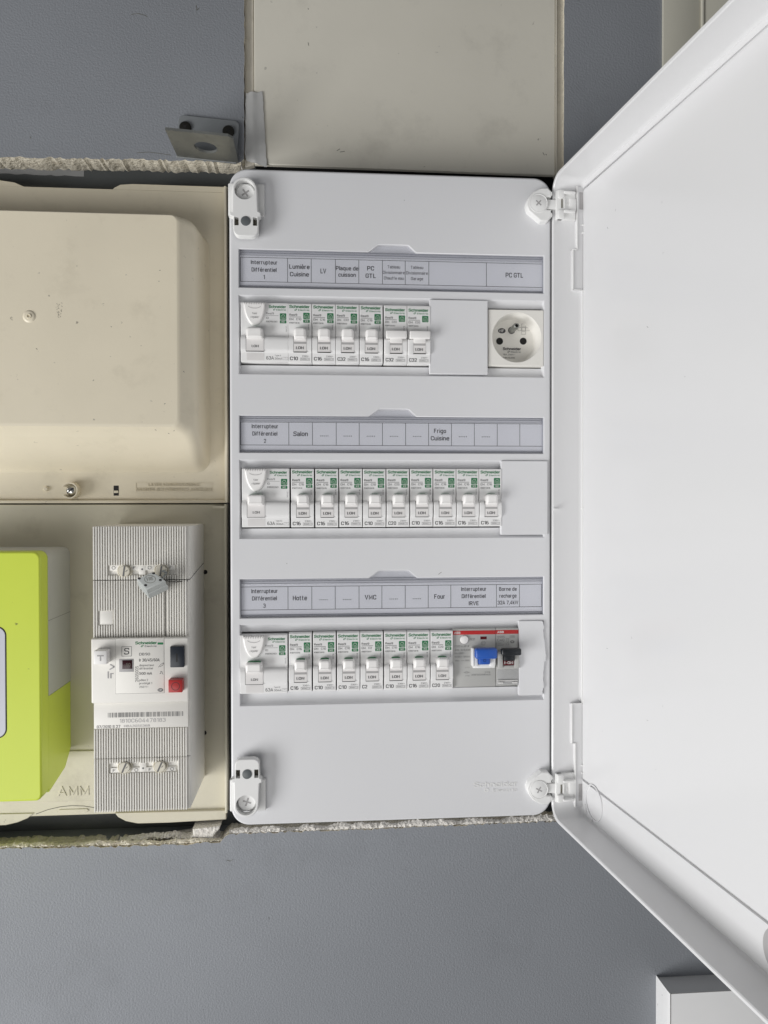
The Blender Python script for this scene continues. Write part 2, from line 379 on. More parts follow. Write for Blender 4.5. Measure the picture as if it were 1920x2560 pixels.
def rag(name, pts, y, thick, material, parent, hw, seed, n_per=1.3):
    """uneven plaster laid along a line of points (x, z)"""
    rnd = random.Random(seed); line = []
    for (a, b), (c, d) in zip(pts[:-1], pts[1:]):
        n = max(1, int(math.hypot(c - a, d - b) / n_per))
        line += [(a + (c - a) * i / n, b + (d - b) * i / n) for i in range(n)]
    m_ = MB(); K = 7; V = []; Fc = []
    tb = [rnd.uniform(.35, 1.5) for _ in range(len(line) // 7 + 3)]
    for i, (x, z) in enumerate(line):
        q, u = divmod(i, 7); u /= 7; lf = tb[q] * (1 - u) + tb[q + 1] * u
        wv = hw * lf * (1 + rnd.uniform(-.22, .22)); thk = thick * (1.6 - .6 * lf)
        for k in range(K):
            t = k / (K - 1) * 2 - 1
            h = thk * (1 - t * t) * (1 + rnd.uniform(-.4, .4))
            V.append((x + rnd.uniform(-.35, .35), y - h + .2, z + t * wv + rnd.uniform(-.3, .3)))
    for i in range(len(line) - 1):
        for k in range(K - 1): Fc.append((i * K + k, (i + 1) * K + k, (i + 1) * K + k + 1, i * K + k + 1))
    m_.add(V, Fc); return part(name, m_, material, parent)
rag('plaster_filler', PP([(574, 2078), (700, 2073), (900, 2066), (1100, 2058), (1300, 2050), (1402, 2045)], YW + 2), YW + 2, 2.2, 'plaster', wall_o, 2.7, 3)
rag('plaster_filler', PP([(-300, 2118), (0, 2114), (200, 2110), (450, 2104), (560, 2097)], YW + 3), YW + 3, 2.4, 'gyps', wall_o, 2.0, 9)
rag('plaster_filler', PP([(300, 2100), (360, 2092), (440, 2086), (520, 2083)], YW + 12), YW + 12, 6, 'plaster', wall_o, 2.2, 5)
rag('plaster_filler', PP([(606, 300), (606, 360), (600, 400), (606, 425)], YW + 5), YW + 5, 4, 'plaster', wall_o, 2.0, 21)
s_ = MB()                                      # smooth filler spread at the corner below the cream board
s_.prism(PP([(482, 2070), (520, 2066), (552, 2062), (549, 2072), (541, 2080), (535, 2090), (550, 2103), (515, 2106), (470, 2108), (410, 2106), (440, 2096), (470, 2092), (483, 2086)], YW + 6), YW + 4, YW + 22, 1.5)
part('plaster_filler', s_, 'plaster', wall_o)
# chips of paint and scuffs
def scuffs():
    m_ = MB()
    for pts in ([(328, 36), (345, 34), (362, 38), (368, 42)], [(490, 12), (492, 26), (498, 20)], [(343, 382), (372, 380), (400, 384), (428, 388)], [(75, 341), (77, 346)], [(566, 2150), (575, 2153), (582, 2149)], [(1356, 2083), (1360, 2082)]):
        q = PP(pts, YW - .15)
        for a, b in zip(q[:-1], q[1:]): m_.line(a[0], a[1], b[0], b[1], .35, YW - .15)
    part('scuff_mark', m_, 'smudge', wall_o, kind='stuff')
scuffs()

# ================================================================== ivory cover panel above
def upper_panel():
    Y = 52
    pts = PP([(636, 410), (1388, 438), (1388, -260), (636, -260)], Y)
    x0, x1 = pts[0][0], pts[1][0]
    t = thing('cover_panel', 'flat ivory painted cover panel filling the opening above the white fuse board', 'panel', (x0, Y, pts[0][1]))
    m_ = MB(); m_.prism([(x0, pts[0][1]), (x1, pts[1][1]), (x1, 520), (x0, 520)], Y, Y + 4, .8); p_ = part('panel_sheet', m_, 'ivory', t)
    xl = PX(611, 200, 54) + .3; f = MB(); f.prism([(xl, PZ(617, 418, 54)), (x0 - .5, PZ(635, 412, 54)), (x0 - .5, 520), (xl, 520)], Y + 2, Y + 8, .5)
    part('frame_strip', f, 'frame', t)
    f = MB(); f.prism([(x1 + .3, PZ(1390, 440, 54)), (x1 + 1.1, PZ(1390, 440, 54)), (x1 + 1.1, 520), (x1 + .3, 520)], Y - 1.0, Y + 8, .3)
    part('edge_bead', f, 'frame', t)
    xr = PX(1410, 200, 54) - .3; f = MB(); f.prism([(x1 + 1.2, PZ(1390, 470, 54)), (xr, PZ(1390, 470, 54)), (xr, 520), (x1 + 1.2, 520)], Y + 2, Y + 8, .3)
    part('frame_strip', f, 'frame', t)
    s = MB()
    for a, b, c, d in ((1357, 381, 1361, 388), (1364, 385, 1367, 388), (770, 106, 772, 114), (770, 20, 771, 24), (842, 377, 850, 372), (850, 380, 862, 378)):
        p0, p1 = P(a, b, Y - .1), P(c, d, Y - .1); s.line(*p0, *p1, .45, Y - .1)
    part('scuff_mark', s, 'smudge', t, kind='stuff')
    g = MB(); x = P(690, 408, Y + 10); y2 = P(1375, 432, Y + 10)           # near-black sheet painting the shade in the gap below it
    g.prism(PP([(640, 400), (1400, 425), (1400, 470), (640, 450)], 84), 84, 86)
    part('gap_shade', g, 'dark', t)
upper_panel()
def tape():
    pts = [(615, 232), (626, 229), (640, 233), (655, 229), (659, 250), (660, 300), (664, 350), (667, 416), (655, 420), (640, 414), (622, 407), (613, 400), (614, 320), (612, 270)]
    Y = 51.3; m_ = MB(); q = PP(pts, Y)
    # crumpled film: grid following the outline
    V = []; Fc = []; n = 26; K = 9; rnd = random.Random(4)
    L = PP([(615, 232), (613, 262), (614, 300), (613, 350), (612, 385), (618, 404)], Y); Rr = PP([(656, 230), (658, 250), (660, 300), (663, 350), (666, 400), (667, 418)], Y)
    for i in range(n + 1):
        t = i / n * 5; k = min(4, int(t)); u = t - k
        a = (L[k][0] * (1 - u) + L[k + 1][0] * u, L[k][1] * (1 - u) + L[k + 1][1] * u); b = (Rr[k][0] * (1 - u) + Rr[k + 1][0] * u, Rr[k][1] * (1 - u) + Rr[k + 1][1] * u)
        for j in range(K):
            s = j / (K - 1); y = Y - .3 - .7 * math.exp(-((s - .42) / .12) ** 2) * (1 + .3 * math.sin(i * .6)) + rnd.uniform(-.1, .1)
            zz = (a[1] * (1 - s) + b[1] * s) + (rnd.uniform(-.7, .7) if i in (0, n) else 0)
            V.append((a[0] * (1 - s) + b[0] * s + (rnd.uniform(-.3, .3) if j in (0, K - 1) else 0), y, zz))
    for i in range(n):
        for j in range(K - 1): Fc.append((i * K + j, i * K + j + 1, (i + 1) * K + j + 1, (i + 1) * K + j))
    V2 = [(x, y + .35, z) for x, y, z in V]
    m_.add(V, Fc); m_.add(V2, [f[::-1] for f in Fc])
    o = part('adhesive_tape', m_, 'tape'); o['label'] = 'crumpled grey strip of adhesive tape at the left edge of the ivory cover panel'; o['category'] = 'tape'
tape()

# ================================================================== steel bracket
def bracket():
    Y = YW
    a = P(443, 400, Y - 1); b = P(594, 400, Y - 1)
    x0, x1 = PX(444, 340, Y - 1), PX(596, 340, Y - 1); zt = PZ(520, 296, Y - 1); zb = PZ(520, 402, Y - 1)
    t = thing('steel_bracket', 'bare steel angle bracket with a round hole, screwed to the grey wall', 'bracket', ((x0 + x1) / 2, Y, zb))
    ang = R(-4)
    cx, cz = (x0 + x1) / 2, (zt + zb) / 2
    def rot(p): return [(cx + (x - cx) * math.cos(ang) - (z - cz) * math.sin(ang), cz + (x - cx) * math.sin(ang) + (z - cz) * math.cos(ang)) for x, z in p]
    m_ = MB(); m_.prism(rot(rr(x0, x1, zb, zt, (1, 1, 4.5, 4.5))), Y - 2.2, Y - .2, .4)
    part('back_plate', m_, 'plate', t)
    # flange: pokes out towards the viewer from the lower edge of the plate
    D = 43; hx, hd = cx + 1.5, 21; rad = 9
    outer = [(x0 - .5, 0), (x1 + .5, 0), (x1 - 3, 4), (x1 - 4.5, D), (x0 + 1, D), (x0 + 4, 4)]
    outer = [(x0, 0), (x1, 0), (x1 + .3, D - 3), (x1 - 3, D), (x0 - 1, D)]
    hole = circ(hx, hd, rad, 32)
    v = []; th = 2.0
    pts = outer + hole
    tris = tessellate_polygon([[Vector((q[0], q[1], 0)) for q in outer], [Vector((q[0], q[1], 0)) for q in hole]])
    def z_at(x, d): return zb + .3 - (x - cx) * math.tan(R(4)) - 3 * (1 - math.exp(-d / 2)) * 0 + .02 * d
    fl = MB()
    fl.add([(x, Y - 2 - d, z_at(x, d)) for x, d in pts], tris); fl.add([(x, Y - 2 - d, z_at(x, d) + th) for x, d in pts], tris)
    for lp in (outer, hole):
        n = len(lp); fl.add([(x, Y - 2 - d, z_at(x, d)) for x, d in lp] + [(x, Y - 2 - d, z_at(x, d) + th) for x, d in lp], [(i, (i + 1) % n, n + (i + 1) % n, n + i) for i in range(n)])
    part('flange', fl, 'steel', t)
    for px, py in ((463, 318), (571, 328)):
        c = P(px, py, Y - 3); s = MB(); s.lathe(c[0], c[1], [(4.8, Y - 2.2), (4.8, Y - 3.2), (4.3, Y - 3.9), (2.8, Y - 4.3), (.01, Y - 4.4)], 24)
        o = part('screw', s, 'screw', t)
        k = MB(); cross(k, c[0], c[1], 1.9, .8, Y - 4.55, 35); part('cross_slot', k, 'dark', o)
bracket()

# ================================================================== cream meter cover (upper left) and board (lower left)
def meter_cover():
    Y = YB; x0 = -420; x1 = PX(570, 900, Y)
    ztop = PZ(300, 474, Y); zbot = PZ(300, 1257, Y)
    t = thing('meter_box_cover', 'aged cream plastic meter box cover with a raised front, upper left', 'cover', (x1, Y + 6, zbot))
    b = MB()
    b.prism([(x0, zbot), (x1, zbot), (x1, ztop + .3), (x0, ztop + .3)], Y, Y + 5, .6)
    # top tabs
    zt2 = PZ(420, 461, Y)
    b.prism([P(278, 476, Y), (x1, ztop - .2), (x1, zt2 - .4), P(330, 459, Y), P(300, 461, Y), P(286, 468, Y)], Y + .4, Y + 4, .4)
    b.prism([(x0, ztop - .2), P(78, 476, Y), P(60, 466, Y), P(35, 455, Y), P(0, 450, Y), (x0, PZ(0, 448, Y))], Y + .4, Y + 4, .4)
    # rim along the right and the bottom
    b.box(x1 - 2.2, x1, Y - 7, Y + 2, zbot, ztop + 3, .7)
    b.box(x0, x1, Y - 4, Y + 2, zbot - .3, zbot + 2.2, .8)
    part('base_flange', b, 'cream', t)
    # raised pan
    Yf = 17
    fx1, fz1, fz0 = PX(447, 800, Yf), PZ(250, 532, Yf), PZ(250, 1066, Yf)
    mx1 = PX(478, 800, Yf + 9); bx1 = PX(522, 800, Y); bz1 = PZ(250, 526, Y) ; bz0 = PZ(250, 1182, Y)
    def lp(xr, zb, zt, y, r): return [(q[0], y, q[1]) for q in rr(x0, xr, zb, zt, (0, r, r, 0), 8)]
    zt = fz1
    m_ = MB(); m_.loft([lp(fx1 - 1.5, fz0 + 2, zt - .5, Yf, 5), lp(fx1, fz0, zt, Yf + .3, 6), lp(fx1 + 2, fz0 - .8, zt + .1, Yf + 1.3, 7), lp(fx1 + 6, fz0 - 4, zt + .3, Yf + 6.0, 7.5),
        lp(fx1 + 9, fz0 - 6, zt + .5, Yf + 8, 8.5), lp(fx1 + 11.5, fz0 - 8.5, zt + .6, Yf + 10.5, 9.5), lp(fx1 + 13, fz0 - 15, zt + .8, Yf + 20, 10), lp(fx1 + 14.2, (fz0 - 15 + bz0) / 2 - 3, zt + .8, Yf + 33, 10.5), lp(fx1 + 15.2, bz0 + 3, zt + .9, Y - 2.5, 11), lp(fx1 + 17, bz0, zt + 1, Y - .05, 12)], cap0=True)
    part('raised_pan', m_, 'cream', t)
    c = P(73, 791, Yf); s = MB(); s.lathe(c[0], c[1], [(5, Yf + .1), (4.2, Yf - .6), (3.4, Yf - 1), (2.0, Yf - .9), (1.8, Yf - 1.6), (1.1, Yf - 1.6), (.9, Yf - .8), (.01, Yf - .8)], 24)
    part('stud', s, 'cream', t)
    k = MB(); rnd = random.Random(2)
    for i in range(24):
        a = P(147 + rnd.uniform(-7, 6), 757 + i * 1.5, Yf - .1); d = rnd.uniform(-1.2, 1.2); k.line(a[0], a[1], a[0] + d, a[1] - rnd.uniform(.3, 1), .22, Yf - .1)
    for px, py in ((396, 703), (398, 676), (277, 816), (232, 952), (458, 928), (410, 1010), (387, 1074), (90, 871), (420, 1083), (434, 1078)):
        a = P(px, py, Yf - .1); k.line(a[0], a[1], a[0] + rnd.uniform(.4, 1.3), a[1] + rnd.uniform(-.9, .9), .4, Yf - .1)
    part('scuff_mark', k, 'smudge', t, kind='stuff')
    # collar and sealing screw
    c = P(174, 1226, Y - 8)
    n = 26; o_, i_ = circ(c[0], c[1], 6.8, n, a0=-145, a1=148), circ(c[0], c[1], 5.7, n, a0=-145, a1=148)
    k = MB(); k.prism(o_ + i_[::-1], Y - 9, Y, .25); part('screw_collar', k, 'cream', t)
    s = MB(); s.lathe(c[0] + .2, c[1], [(4.3, Y - .1), (4.3, Y - 4), (3.8, Y - 5.4), (2.4, Y - 6.3), (.01, Y - 6.6)], 28); so = part('sealing_screw', s, 'chrome', t)
    s = MB(); s.line(c[0] - 2.6, c[1] - 2.1, c[0] + 2.8, c[1] + 2.2, 1.1, Y - 6.7); part('slot', s, 'dark', so)
    c = P(115, 1222, Y - 1); s = MB(); s.lathe(c[0], c[1], [(2.1, Y), (1.9, Y - 1.8), (1.3, Y - 2.4), (.01, Y - 2.5)], 18); part('peg', s, 'cream', t)
    a, b_ = P(284, 1214, Y), P(297, 1239, Y); s = MB(); s.prism(rr(a[0], b_[0], b_[1], a[1], .2, 2), Y - .12, Y + .5); so = part('seal_slot', s, 'dark', t)
    s = MB(); s.box(a[0] + .3, b_[0] - .3, Y - .5, Y, b_[1] + 2.2, b_[1] + 4.2, .2); part('bridge', s, 'cream', so)
    # embossed warning
    s = MB(); Yt = Y - .05
    a, b_ = P(339, 1206, Y), P(531, 1229, Y)
    s.rect(a[0], b_[0], b_[1], a[1], Yt - .3, .45)
    s.prism([(a[0], b_[1]), (a[0] + .5, b_[1]), (a[0] + .5, a[1]), (a[0], a[1])], Yt - .35, Y)
    p0, p1 = P(371, 1215.5, Y), P(499, 1215.5, Y); s.text('LA VIOLATION DU PLOMBAGE', p0[0], p1[0], p0[1], 2.5, Yt - .25, .0, .1)
    p0, p1 = P(342, 1227, Y), P(529, 1227, Y); s.text('ENTRAINE DES POURSUITES JUDICIAIRES', p0[0], p1[0], p0[1], 2.5, Yt - .25, .0, .1)
    part('embossed_text', s, 'cream', t)
meter_cover()
def board():
    Y = YB; x0 = -420; x1 = PX(570, 1600, Y)
    zt = PZ(300, 1261, Y); zb = PZ(300, 2034, Y)
    t = thing('mounting_board', 'aged cream plastic board behind the lime green meter and main breaker', 'board', (x1, Y + 6, zb))
    b = MB(); b.prism([(x0, zb), (x1, zb), (x1, zt), (x0, zt)], Y, Y + 5, .6)
    b.box(x1 - 2.2, x1, Y - 7, Y + 2, zb, zt, .7)
    part('board_sheet', b, 'board', t)
    k = MB(); k.prism(PP([(288, 2032), (566, 2024), (566, 2048), (420, 2056), (345, 2058), (315, 2052), (296, 2042)], Y - 2), Y - 3, Y + 2, .8)
    part('tab', k, 'board', t)
    k = MB(); k.prism([(x0, PZ(0, 2030, Y)), P(86, 2032, Y), P(70, 2045, Y), P(45, 2055, Y), P(15, 2062, Y), P(-60, 2064, Y), (x0, PZ(0, 2062, Y))][::-1], Y - 1, Y + 3, .6)
    part('tab', k, 'board', t)
    # lower ledge with the letters
    z1 = PZ(210, 1876, Y); z2 = PZ(210, 2001, Y)
    k = MB(); k.prism([(x0, z2), (PX(470, 2000, Y), z2), (PX(470, 1900, Y), z1), (x0, z1)], Y - 1.4, Y, .4); part('ledge', k, 'board', t)
    k = MB(); p0, p1 = P(143, 1991, Y - 2), P(222, 1989, Y - 2); k.text('AMM', p0[0], p1[0], p0[1], 7.6, Y - 1.5, 0, .035); part('embossed_text', k, 'board', t)
    k = MB()
    q = PP([(90, 2035), (120, 2024), (150, 2017), (180, 2014), (210, 2015), (235, 2019)], Y)
    for a, c in zip(q[:-1], q[1:]): k.line(*a, *c, .5, Y - .12)
    a, c = P(143, 2034, Y), P(222, 2023, Y)
    part('arc_score', k, 'smudge', t)
    k = MB(); a, c = P(145, 2031, Y), P(221, 2023, Y); k.prism(rr(a[0], c[0], a[1] - .3, c[1] + .6, 1.6, 5), Y - .7, Y, .3); part('pull_tab', k, 'board', t)
    for px, py, wd in ((513, 1430, 5.2), (511, 1832, 5.2)):
        c = P(px, py, Y); k = MB(); k.cap([circ(c[0], c[1], 1.9, 20)], Y - .15); part('hole', k, 'dark', t)
    k = MB(); a, c = P(533, 1266, Y - 8), P(566, 1270, Y - 8); k.box(a[0], c[0] - 1, Y - 9, Y, c[1] - .4, a[1] + .4, .3); part('clip', k, 'board', t)
board()

# ================================================================== lime meter
def meter():
    Yf = -3; Y = YB
    x0 = -330; xr = PX(103, 1700, Yf); zt, zb = PZ(60, 1379, Yf), PZ(60, 2004, Yf)
    t = thing('electricity_meter', 'lime green and grey electricity meter with a big display window, cut by the left edge', 'meter', (xr, Y, zb))
    D = 15
    m_ = MB(); m_.prism(rr(x0, xr, zb, zt, (0, 5, 6, 0), 8), Yf, Yf + D, 1.6, seg=4)
    part('front_cover', m_, 'lime', t)
    zj = PZ(124, 1740, Yf + D)
    g = MB(); g.prism(rr(x0, xr + .2, zj + .3, zt + .1, (0, 0, 6, 0), 8), Yf + D - .5, Y, 0); g.box(x0, xr + .3, Yf + D + 8, Yf + D + 9, zj, zj + 1)
    part('housing', g, 'meter', t)
    j = MB(); zz = PZ(124, 1552, Yf + D); j.box(xr - 4, xr + .3, Yf + D, Y, zz, zz + .25); part('seam', j, 'softink', t)
    l = MB()                                   # terminal cover: full depth, lower back corner cut away
    prof = [(Yf + D - .5, zj), (Y - .2, zj), (Y - .2, zb + 20), (Y - 14, zb + 8), (Yf + D - .5, zb + 1.2)]
    l.add([(x0, a, b) for a, b in prof] + [(xr + .05, a, b) for a, b in prof], [tuple(range(5)), tuple(range(9, 4, -1))] + [(i, (i + 1) % 5, 5 + (i + 1) % 5, 5 + i) for i in range(5)])
    part('terminal_cover', l, 'lime', t)
    k = MB(); k.box(x0, xr + .12, Yf + D, Y - .5, zj, zj + .7); part('seam', k, 'dark', t)
    a = P(13, 1568, Yf); b = P(13, 1843, Yf)
    k = MB(); k.prism(rr(x0 + 20, a[0] + .8, b[1] - .8, a[1] + .8, 7, 8), Yf - .1, Yf + 1); part('window_gasket', k, 'dark', t)
    k = MB(); k.prism(rr(x0 + 21, a[0], b[1], a[1], 6.3, 8), Yf - .4, Yf + 1, .2); part('display_window', k, 'win', t)
meter()

# ================================================================== logo
def logo(g, k, x0, x1, z, y, hgt=None):
    """z: baseline of the big word"""
    w_ = x1 - x0; h = hgt or w_ * .135
    g.text('Schneider', x0, x1, z, h, y, .055)
    cx, cz = x0 + w_ * .32, z - h * .62
    o_ = [(cx + (u * .055 + v * .03) * w_, cz + v * .052 * w_) for u, v in circ(0, 0, 1, 12)]
    i_ = [(cx + (u * .028 + v * .014) * w_, cz + v * .026 * w_) for u, v in circ(0, 0, 1, 12)]
    g.cap([o_, i_], y)
    k.text('Electric', x0 + w_ * .44, x1 - .005 * w_, z - h * .98, h * .58, y, .02)

# ================================================================== main breaker
def main_breaker():
    Yf = -8; Y = YB
    x0, x1 = PX(233, 1650, Yf), PX(474, 1650, Yf); zt, zb = PZ(350, 1315, Yf), PZ(350, 2028, Yf)
    t = thing('main_breaker', 'tall beige main circuit breaker with ribbed covers and a red button', 'breaker', ((x0 + x1) / 2, Y, zb))
    zj1 = PZ(350, 1450, Yf); zm1 = PZ(350, 1597, Yf); zm0 = PZ(350, 1756, Yf); zl = PZ(350, 1821, Yf); zj2 = PZ(350, 1895, Yf)
    c = MB(); c.box(x0 + .3, x1, Yf + 2.0, Y, zb, zt, 1.0)
    part('body', c, 'beige', t)
    # smooth label field under the middle block
    c = MB(); c.box(x0 + .2, x1 - 1.2, Yf, Yf + 3, zl + .3, zm0, .4); part('label_field', c, 'beige', t)
    # ribs
    sx0, sx1 = PX(273, 1420, Yf), PX(437, 1420, Yf)
    st1, st0 = PZ(350, 1413, Yf), PZ(350, 1438, Yf)
    su1, su0 = PZ(350, 1908, Yf), PZ(350, 1932, Yf)
    wx0, wx1, wz1, wz0 = PX(248, 1540, Yf), PX(281, 1540, Yf), PZ(265, 1527, Yf), PZ(265, 1563, Yf)
    joint = PX(412.5, 1500, Yf)
    def ribs(za, zb_, ex):
        m_ = MB(); n = 37; pitch = (x1 - 1.6 - x0) / n
        for i in range(n):
            xa = x0 + .15 + i * pitch; xb = xa + pitch * .54
            iv = [(zb_, za)]
            for (e0, e1, f0, f1) in ex:
                if xb > e0 and xa < e1:
                    nv = []
                    for lo, hi in iv:
                        if f0 > lo: nv.append((lo, min(hi, f0)))
                        if f1 < hi: nv.append((max(lo, f1), hi))
                    iv = nv
            for lo, hi in iv:
                if hi - lo > .3: m_.box(xa, xb, Yf, Yf + 2.1, lo, hi, .22, 1)
        return m_
    for nm, za, zz, ex in (('ribs', zt - .2, zj1 + .25, [(sx0, sx1, st0, st1)]), ('ribs', zj1 - .25, zm1, [(wx0, wx1, wz0, wz1), (joint - .3, joint + .3, -999, 999)]),
                       ('ribs', zl, zj2 + .15, []), ('ribs', zj2 - .15, zb, [(sx0, sx1, su0, su1)])):
        part(nm, ribs(za, zz, ex), 'beige', t, kind='stuff')
    k = MB(); k.box(x0, x1, Yf + 1.75, Yf + 2.2, zj1 - .25, zj1 + .25); k.box(x0, x1, Yf + 1.75, Yf + 2.2, zj2 - .12, zj2 + .12); k.box(joint - .15, joint + .15, Yf + 1.75, Yf + 2.2, zm1, zj1)
    pa, pb = (x1 - .2, zj1), (x1 + .06, zj1)
    k.add([(x1 + .05, Yf + 2, zj1 - .3), (x1 + .05, Yf + 2, zj1 + .3), (x1 + .05, Y - 3, zj1 + 7.6), (x1 + .05, Y - 3, zj1 + 7)], [(0, 1, 2, 3)])
    part('seam', k, 'dark', t, kind='stuff')
    k = MB(); k.box(wx0 + .2, wx1, Yf + 1.0, Yf + 2.2, wz0, wz1, .2); part('blank_square', k, 'beige', t)
    # terminal screw strips
    for z1, z0, flip in ((st1, st0, 1), (su1, su0, -1)):
        k = MB(); hgt = z1 - z0; mid = (sx0 + sx1) / 2
        if flip > 0: a, b = z0 + hgt * .48, z1
        else: a, b = z0, z1 - hgt * .48
        k.box(sx0, sx1, Yf + 1.0, Yf + 2.3, a, b, .15)
        k.box(mid - 2.6, mid + 2.2, Yf + .9, Yf + 2.3, z0, z1, .15)
        so = part('terminal_strip', k, 'beige', t)
        g = MB(); g.text('o', 0, 0, 0, 1, 0)
        g = MB()
        for q in (0, 1):
            bx = sx0 + q * (sx1 - sx0) * .55; off = (1.7 if flip > 0 else 17.6); off2 = (17.0 if flip > 0 else 1.5)
            g.ring(bx + off + 1.2, (a + b) / 2, 1.35, .3, Yf + .9, 18)
            g.text('F', bx + off2, bx + off2 + 2.0, (a + b) / 2 - 1, 2.0, Yf + .9, 0)
        g.ring(mid - .2, (a + b) / 2 - flip * 1.2, .7, .7 - .01, Yf + .8, 12)
        part('embossed_mark', g, 'smudge' if False else 'softink', so)
        for q in (0, 1):
            sxp = PX(311 + 92 * q if flip > 0 else 309 + 89 * q, 1428, Yf); szp = (z0 + .42 * hgt if flip > 0 else z0 + .62 * hgt)
            s = MB(); s.lathe(sxp, szp, [(5.6, Yf + 1.9), (5.6, Yf + .7), (5.1, Yf + .5), (4.6, Yf + 1.3), (4.3, Yf + 1.3)], 26, False)
            s.lathe(sxp, szp, [(4.2, Yf + 2), (4.2, Yf - .9), (3.8, Yf - 1.5), (.01, Yf - 1.6)], 26)
            sc = part('terminal_screw', s, 'beigescrew', t)
            s = MB(); aa = 82 if flip > 0 else 66
            dx, dz = 3.9 * math.cos(R(aa)), 3.9 * math.sin(R(aa)); s.line(sxp - dx, szp - dz, sxp + dx, szp + dz, 1.1, Yf - 1.7)
            part('slot', s, 'softink', sc)
            s = MB(); s.line(sxp + 1.2, szp - .3, sxp + 2.6, szp + .9, .45, Yf - 1.68); part('mark', s, 'softink', sc)
    # middle block
    bx0, bx1 = PX(228, 1680, Yf - 3), PX(472, 1680, Yf - 3); Ym = Yf - 3.5
    bz1, bz0 = PZ(350, 1595, Ym), PZ(350, 1757, Ym)
    k = MB(); k.box(bx0, bx1, Ym, Yf + 12, bz0, bz1, 1.2, 3); blk = part('centre_block', k, 'beige', t)
    lx0, lx1 = PX(289, 1650, Ym), PX(410, 1650, Ym); lz0 = PZ(350, 1733, Ym)
    k = MB(); k.rect(lx0 - .15, lx1 + .15, lz0 - .2, bz1 - .6, Ym - .06); part('seam', k, 'softink', blk)
    k = MB(); k.box(lx0, lx1, Ym - .25, Ym + 1, lz0, bz1 - .2, .1); part('label_plate', k, 'beige', blk)
    Yl = Ym - .32
    g, i, s = MB(), MB(), MB()
    def q(px, py): return P(px, py, Yl)
    a, b = q(338, 1611), q(392, 1610); logo(g, s, a[0], b[0], a[1], Yl, 2.1); a, b = q(394, 1611.5), q(408, 1606); g.rect(a[0], b[0], a[1], b[1], Yl)
    a, b = q(304, 1641), q(329, 1616); i.rect(a[0], b[0], a[1], b[1], Yl, .25)
    def tx(mb, st, p0, p1, base, cp, bold=0): A, B = q(p0, base), q(p1, base); mb.text(st, A[0], B[0], A[1], cp * .31, Yl, bold)
    tx(i, 'S', 310, 323, 1636.5, 16, .01); tx(s, 'DB90', 348, 375, 1639, 6.5, .01); tx(i, 'Ir 30/45/60A', 348, 399, 1654, 7, .02)
    tx(s, 'disjoncteur', 348, 385, 1666, 5); tx(s, 'différentiel', 348, 382, 1674, 5); tx(i, '500 mA', 348, 380, 1687, 6.2, .02)
    tx(s, 'pôles 2', 348, 370, 1703, 5); tx(s, 'protégé 1', 348, 380, 1711, 5); tx(s, '250 V~', 348, 371, 1720, 5)
    A = q(346, 1705); s.text('2605005', A[0], A[0] + 11.8, A[1], 2.3, Yl, 0, 0, 90)
    A = q(401, 1725); s.cap([circ(A[0], A[1], 2.1, 20, 1.35)], Yl)
    n = MB(); n.text('NF', A[0] - 1.3, A[0] + 1.3, A[1] - .7, 1.4, Yl - .05, .02)
    for l in ([(396, 1668), (402, 1661), (409, 1657), (407, 1663), (400, 1667)], [(399, 1684), (402, 1684), (402, 1678), (405, 1679), (406, 1684), (408, 1686)]):
        w_ = [q(*z) for z in l]
        for c1, c2 in zip(w_[:-1], w_[1:]): i.line(*c1, *c2, .28, Yl)
    part('green_lettering', g, 'green', blk); part('lettering', i, 'ink', blk); part('lettering', s, 'softink', blk); part('lettering', n, 'whiteink', blk)
    A, B = q(298, 1680), q(334, 1647)
    k = MB(); k.box(A[0], B[0], Yl - .1, Yl + .3, A[1], B[1], .1); part('window_frame', k, 'band', blk)
    k = MB(); k.box(A[0] + 2.3, B[0] - 1, Yl - .25, Yl + .3, A[1] + 2.2, B[1] - .9, .1); part('indicator_window', k, 'dimred', blk)
    k = MB(); k.text('60', B[0] - 5.3, B[0] - 2.3, A[1] + 4.2, 2.4, Yl - .3); part('lettering', k, 'smudge', blk)
    # buttons
    A, B = P(425, 1669, Ym - 3), P(460, 1616, Ym - 3)
    k = MB(); k.box(A[0], B[0], Ym - 3, Ym + 1, A[1], B[1], .6); o = part('black_button', k, 'navy', blk, label='black rocker button')
    A, B = P(421.5, 1731, Ym - 6), P(456, 1699, Ym - 6)
    k = MB(); k.box(A[0], B[0], Ym - 7, Ym + 1, A[1], B[1], .4); part('red_button', k, 'red', blk, label='red round-marked trip button')
    k = MB(); cx, cz = (A[0] + B[0]) / 2 + .2, (A[1] + B[1]) / 2; k.ring(cx, cz, 3.1, .45, Ym - 7.06, 28); part('embossed_mark', k, 'darkred', blk)
    k = MB(); k.box(PX(442, 1642, Ym - 3) - .45, PX(442, 1642, Ym - 3) + .45, Ym - 3.1, Ym - 2.5, PZ(442, 1655, Ym - 3), PZ(442, 1634, Ym - 3)); part('embossed_mark', k, 'dark', blk)
    A, B = P(235, 1661, Ym - 8), P(268, 1626, Ym - 8)
    k = MB(); k.box(A[0], B[0], Ym - 9, Ym + 1, A[1], B[1], .7); part('test_button', k, 'tog', blk, label='white square test button')
    k = MB(); cx = (A[0] + B[0]) / 2 + .2; k.line(cx, A[1] + 2.6, cx, B[1] - 3.2, 1.0, Ym - 9.05); k.line(cx - 2.4, B[1] - 3.6, cx + 2.4, B[1] - 3.6, 1.0, Ym - 9.08); part('embossed_mark', k, 'band', blk)
    k = MB(); w_ = [P(*z, Ym) for z in ((275, 1661), (286, 1667), (274, 1674))]
    for c1, c2 in zip(w_[:-1], w_[1:]): k.line(*c1, *c2, .9, Ym - .12)
